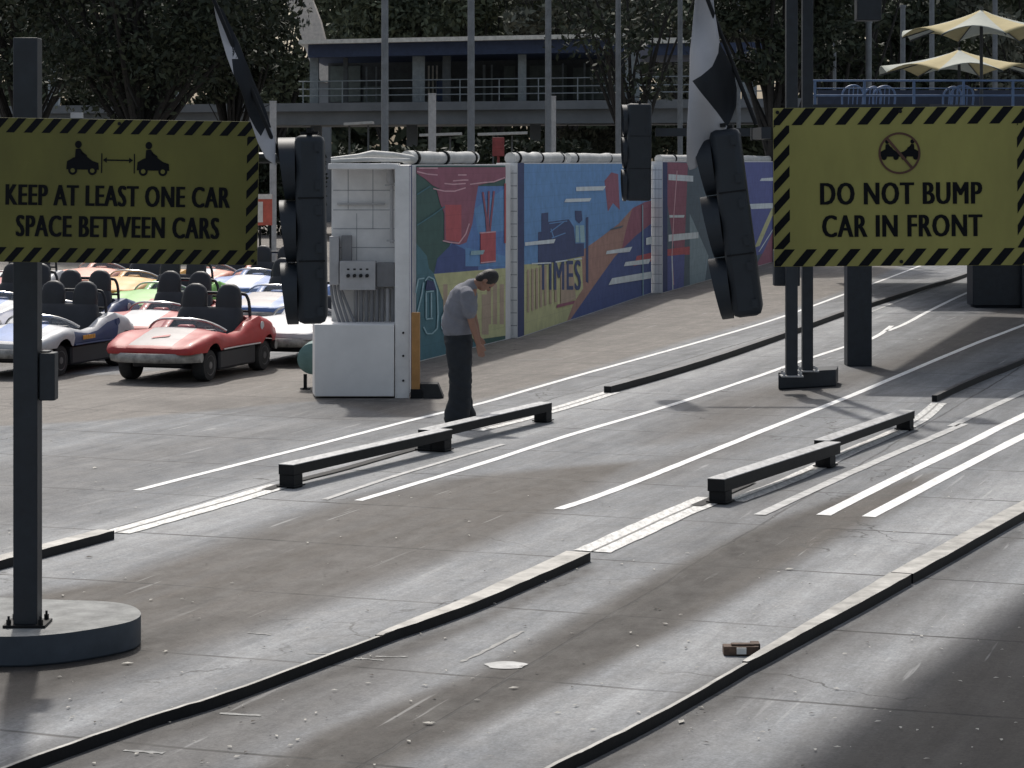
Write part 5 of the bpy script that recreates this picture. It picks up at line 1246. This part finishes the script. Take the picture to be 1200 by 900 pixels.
for i, (px, D, rz) in enumerate(((992, 49, 20), (1012, 50, 35), (1030, 49.5, 15), (1106, 50, 30), (1122, 49.2, 10))):
    c = P(px, 120, D); lab = ["blue terrace chair closest to the twin posts, behind the blue rail", "second blue terrace chair behind the rail, left group", "third blue terrace chair behind the rail, under the parasol's left tip", "blue terrace chair left of the parasol pole, behind the rail", "blue terrace chair next to the dark parasol pole"][i]
    root = thing("terrace_chair", (c.x, D, zt_), lab, "chair", "blue chairs on the terrace", R(rz))
    mb = MB(); mb.box((0, 0, 0.45), (0.46, 0.46, 0.03)); part(mb, "seat", BCH, root, local=True, bevel=0.01)
    mb = MB(); mb.tube(dense([Vector(p) for p in ((-0.22, -0.24, 0.45), (-0.23, -0.28, 0.85), (0, -0.32, 0.98), (0.23, -0.28, 0.85), (0.22, -0.24, 0.45))], 5), 0.022, 8)
    for k in (-0.1, 0, 0.1): mb.tube([(k, -0.25, 0.45), (k, -0.31, 0.96)], 0.012, 6)
    part(mb, "backrest", BCH, root, local=True)
    for sx in (-0.2, 0.2):
        for sy in (-0.2, 0.2): mb = MB(); mb.tube([(sx, sy, 0.44), (sx * 1.15, sy * 1.15, 0)], 0.015, 6); part(mb, "leg", BCH, root, local=True)

# ================================================================== TREES
def leaf_mat(name, a, b):
    m = bpy.data.materials.new(name); m.use_nodes = True; N = m.node_tree.nodes; L = m.node_tree.links; bs = N["Principled BSDF"]
    g = N.new("ShaderNodeNewGeometry"); r = N.new("ShaderNodeValToRGB")
    r.color_ramp.elements[0].color = a + (1,); r.color_ramp.elements[1].color = b + (1,)
    L.new(g.outputs["Random Per Island"], r.inputs[0]); L.new(r.outputs[0], bs.inputs["Base Color"])
    bs.inputs["Roughness"].default_value = 0.65; bs.inputs["Specular IOR Level"].default_value = 0.25
    return m
LEAFD = leaf_mat("leaves_dark", (0.025, 0.033, 0.024), (0.062, 0.075, 0.045)); LEAFM = leaf_mat("leaves_mid", (0.060, 0.074, 0.052), (0.15, 0.172, 0.108)); LEAFG = leaf_mat("leaves_grey", (0.09, 0.10, 0.082), (0.21, 0.215, 0.165))
BARK = mat("bark_dark", (0.030, 0.028, 0.026), 0.9, var=0.3, scale=8, bump=0.5)
def leaves(points, size, rng):
    n = len(points); a = rng.normal(size=(n, 3)); a /= np.linalg.norm(a, axis=1)[:, None]
    b = rng.normal(size=(n, 3)); b -= a * (a * b).sum(1)[:, None]; b /= np.linalg.norm(b, axis=1)[:, None]
    s = size * rng.uniform(0.6, 1.4, (n, 1))
    v = np.stack([points - a * s, points + b * s * 0.45, points + a * s, points - b * s * 0.45], 1).reshape(-1, 3)
    return v, np.arange(4 * n).reshape(n, 4)
def mesh_np(name, v, f, m):
    me = bpy.data.meshes.new(name); me.from_pydata(v.tolist(), [], f.tolist()); me.materials.append(m); return me
def tree(px, D, z0, z1, rad, label, m, n=7000, leaf=0.16, trunk_r=0.22, seed=1, clumps=34, fork=0.35, xr=None, depth=0.8):
    rng = np.random.default_rng(seed); X = (px - 600) * D / F
    root = thing("tree", (X, D, 0), label, "tree", "dark trees beyond the track")
    mb = MB(); rad_x = xr or rad; top = z0 + (z1 - z0) * 0.55; zf = z0 * 0.55
    mb.tube([Vector((0, 0, 0)), Vector((0.05, 0, zf * 0.5)), Vector((0.0, 0.05, zf)), Vector((rng.uniform(-.4, .4), 0, zf + 1.0))], [trunk_r * 1.3, trunk_r, trunk_r * 0.85, trunk_r * 0.6], 10)
    cl = []
    for i in range(clumps):
        u = rng.normal(size=3); u /= np.linalg.norm(u); q = rng.uniform(0.35, 1.0) ** 0.5
        c = np.array([u[0] * rad_x * q, u[1] * rad * depth * q, (z0 + z1) / 2 + u[2] * (z1 - z0) / 2 * q]); cl.append(c)
        if i % 2 == 0:
            st_ = Vector((0, 0, zf + rng.uniform(-0.4, 1.0))); e = Vector(c); mdl = st_.lerp(e, 0.5) + Vector((rng.uniform(-.4, .4), rng.uniform(-.3, .3), rng.uniform(-0.1, 0.5)))
            mb.tube(dense([st_, mdl, e], 4), [trunk_r * (0.42 - 0.36 * k / 8) for k in range(9)], 6)
            for _ in range(2):
                t = rng.uniform(.4, .9); s2 = st_.lerp(mdl, t) if rng.random() < .4 else mdl.lerp(e, t); mb.tube([s2, s2 + Vector(rng.normal(size=3)) * 0.7 + Vector((0, 0, 0.5))], [trunk_r * .12, trunk_r * .04], 5)
    part(mb, "trunk", BARK, root, local=True)
    pts = []
    per = n // clumps
    for c in cl:
        rr = rng.uniform(0.55, 1.15) * rad * 0.36
        u = rng.normal(size=(per, 3)); u /= np.linalg.norm(u, axis=1)[:, None]
        pts.append(c + u * (rng.uniform(0, 1, (per, 1)) ** 0.45) * np.array([rr * 1.15, rr, rr * 0.75]))
    v, f = leaves(np.concatenate(pts), leaf, rng)
    me = mesh_np("crown", v, f, m); o = bpy.data.objects.new("crown", me); COL.objects.link(o); o.parent = root
tree(165, 74, 5.0, 11.5, 4.6, "big dark tree with bare lower limbs, behind the KEEP AT LEAST ONE CAR sign", LEAFD, 30000, 0.115, 0.34, 3, 80)
tree(272, 80, 4.6, 11.0, 1.9, "dark tree just left of the curved white pylon", LEAFD, 15000, 0.11, 0.2, 4, 50)
tree(30, 84, 4.9, 12.0, 3.6, "dark tree at the left edge above the sign's corner", LEAFD, 15000, 0.12, 0.25, 5, 50)
tree(905, 66, 4.6, 11.0, 2.1, "very dark dense tree between the checkered flag and the parasols", LEAFD, 18000, 0.105, 0.24, 6, 50)
tree(975, 84, 5.3, 13, 3.2, "dark tree behind the tall twin posts", LEAFD, 9000, 0.17, 0.24, 16, 40)
BT = [(325, 120, 5.5, 16, 3.6, LEAFM, "bushy tree right behind the curved white pylon"), (450, 116, 6.5, 15, 3.4, LEAFM, "green-grey tree behind the roof's left end"), (505, 116, 6.5, 15, 3.6, LEAFM, "bushy tree behind the roof, left of its centre"), (585, 112, 6.6, 15, 3.3, LEAFM, "bushy tree behind the middle of the roof"),
      (665, 106, 6.0, 14, 2.9, LEAFG, "thin greyish tree with bare branches behind the roof's right end"), (742, 77, 5.0, 12.5, 2.7, LEAFD, "dark sparse tree with crooked branches in front of the roof's right end"), (815, 104, 5.2, 13.5, 3.0, LEAFG, "greyish tree seen behind the checkered flag"),
      (1035, 98, 5.2, 13.5, 3.4, LEAFD, "dark tree left of the parasols"), (1120, 104, 5.4, 14.5, 3.8, LEAFM, "tree right behind the upper parasol"), (1205, 98, 5.0, 13.5, 3.5, LEAFG, "pale-leaved tree at the right edge behind the parasols")]
for i, (px, D, z0, z1, rad, m, lab) in enumerate(BT): tree(px, D, z0, z1, rad, lab, m, 2600 if D < 80 else 8000, 0.12 if D < 80 else 0.19, 0.2, 20 + i, 36)
# far belt of trees closing the view
rng = np.random.default_rng(99); pts = []
for i in range(1500):
    c = np.array([rng.uniform(-75, 75), rng.uniform(132, 150), 19 * rng.uniform(0.02, 1) ** 1.1]); rr = rng.uniform(1.0, 2.2)
    u = rng.normal(size=(130, 3)); u /= np.linalg.norm(u, axis=1)[:, None]; pts.append(c + u * rr * rng.uniform(0.2, 1, (130, 1)) ** 0.4)
v, f = leaves(np.concatenate(pts), 0.42, rng)
o = bpy.data.objects.new("far_tree_belt", mesh_np("far_tree_belt", v, f, LEAFM)); COL.objects.link(o); tag(o, "dense belt of dark trees closing the view far behind the station", "trees", kind="stuff")
# hedges below the platform
def hedge(px0, px1, D, h, label, m, seed):
    rng = np.random.default_rng(seed); x0, x1 = (px0 - 600) * D / F, (px1 - 600) * D / F; n = int(1300 * (x1 - x0))
    p = np.stack([rng.uniform(x0, x1, n), D + rng.uniform(-0.7, 0.7, n), h * rng.uniform(0, 1, n) ** 0.7 + 0.1 * np.sin(rng.uniform(0, 6, n))], 1)
    v, f = leaves(p, 0.13, rng); root = thing("hedge", ((x0 + x1) / 2, D, 0), label, "hedge", "clipped hedges under the platform")
    v = v - np.array(root.location); o = bpy.data.objects.new("foliage", mesh_np("foliage", v, f, m)); COL.objects.link(o); o.parent = root
    mb = MB()
    for k in np.arange(x0 + 0.4, x1, 0.8): mb.tube([(k, D, 0), (k + 0.05, D, h * 0.7)], 0.03, 5)
    part(mb, "stems", BARK, root)
hedge(540, 690, 82, 3.4, "dark hedge under the middle of the elevated platform", LEAFD, 11)
hedge(395, 530, 80, 3.2, "dark hedge under the platform above the equipment block", LEAFD, 12)
hedge(655, 730, 88, 3.9, "lighter green hedge under the platform left of the distant signal", LEAFG, 13)
hedge(770, 920, 86, 3.9, "green hedge under the platform right of the distant signal", LEAFM, 14)
hedge(-60, 380, 90, 3.0, "dark hedge far behind the parked cars", LEAFD, 15)
c0 = P(584, 172, 70); mb = MB(); mb.box((c0.x, 70, c0.z), (0.35, 0.2, 0.55)); mb.box((c0.x, 70.0, (c0.z - 0.275) / 2), (0.08, 0.08, c0.z - 0.275)); mb.box((c0.x, 69.9, c0.z + 0.05), (0.25, 0.02, 0.2))
tag(mb.build("red_post_box", mat("red_box", (0.25, 0.05, 0.05), 0.6), bevel=0.01), "small dull red box showing above the wall top near the red mural's right end", "box")

# ================================================================== LITTER
rng = np.random.default_rng(5); mb = MB()
for i in range(380):
    px, py = rng.uniform(-20, 1220), 540 + 360 * rng.uniform(0, 1) ** 0.8
    c = G(px, py); s = rng.uniform(0.004, 0.013) * (1.8 if rng.random() < 0.06 else 1); a = rng.uniform(0, 6.28); t = rng.uniform(0.0, 0.15)
    u, v_ = Vector((math.cos(a), math.sin(a), 0)), Vector((-math.sin(a), math.cos(a), t))
    mb.add([c - u * s * 1.6 + Vector((0, 0, 0.009)), c - v_ * s * 0.7 + Vector((0, 0, 0.012)), c + u * s * 1.7 + Vector((0, 0, 0.010)), c + v_ * s * 0.8 + Vector((0, 0, 0.012))], [(0, 1, 2, 3)], 0 if rng.random() < 0.75 else 1)
o = mb.build("leaf_litter", [mat("litter_pale", (0.52, 0.50, 0.45), 0.8), mat("litter_dark", (0.06, 0.05, 0.04), 0.8)], smooth=False, fix=False); tag(o, "small pale and dark leaf scraps scattered over the track", "litter", kind="stuff")
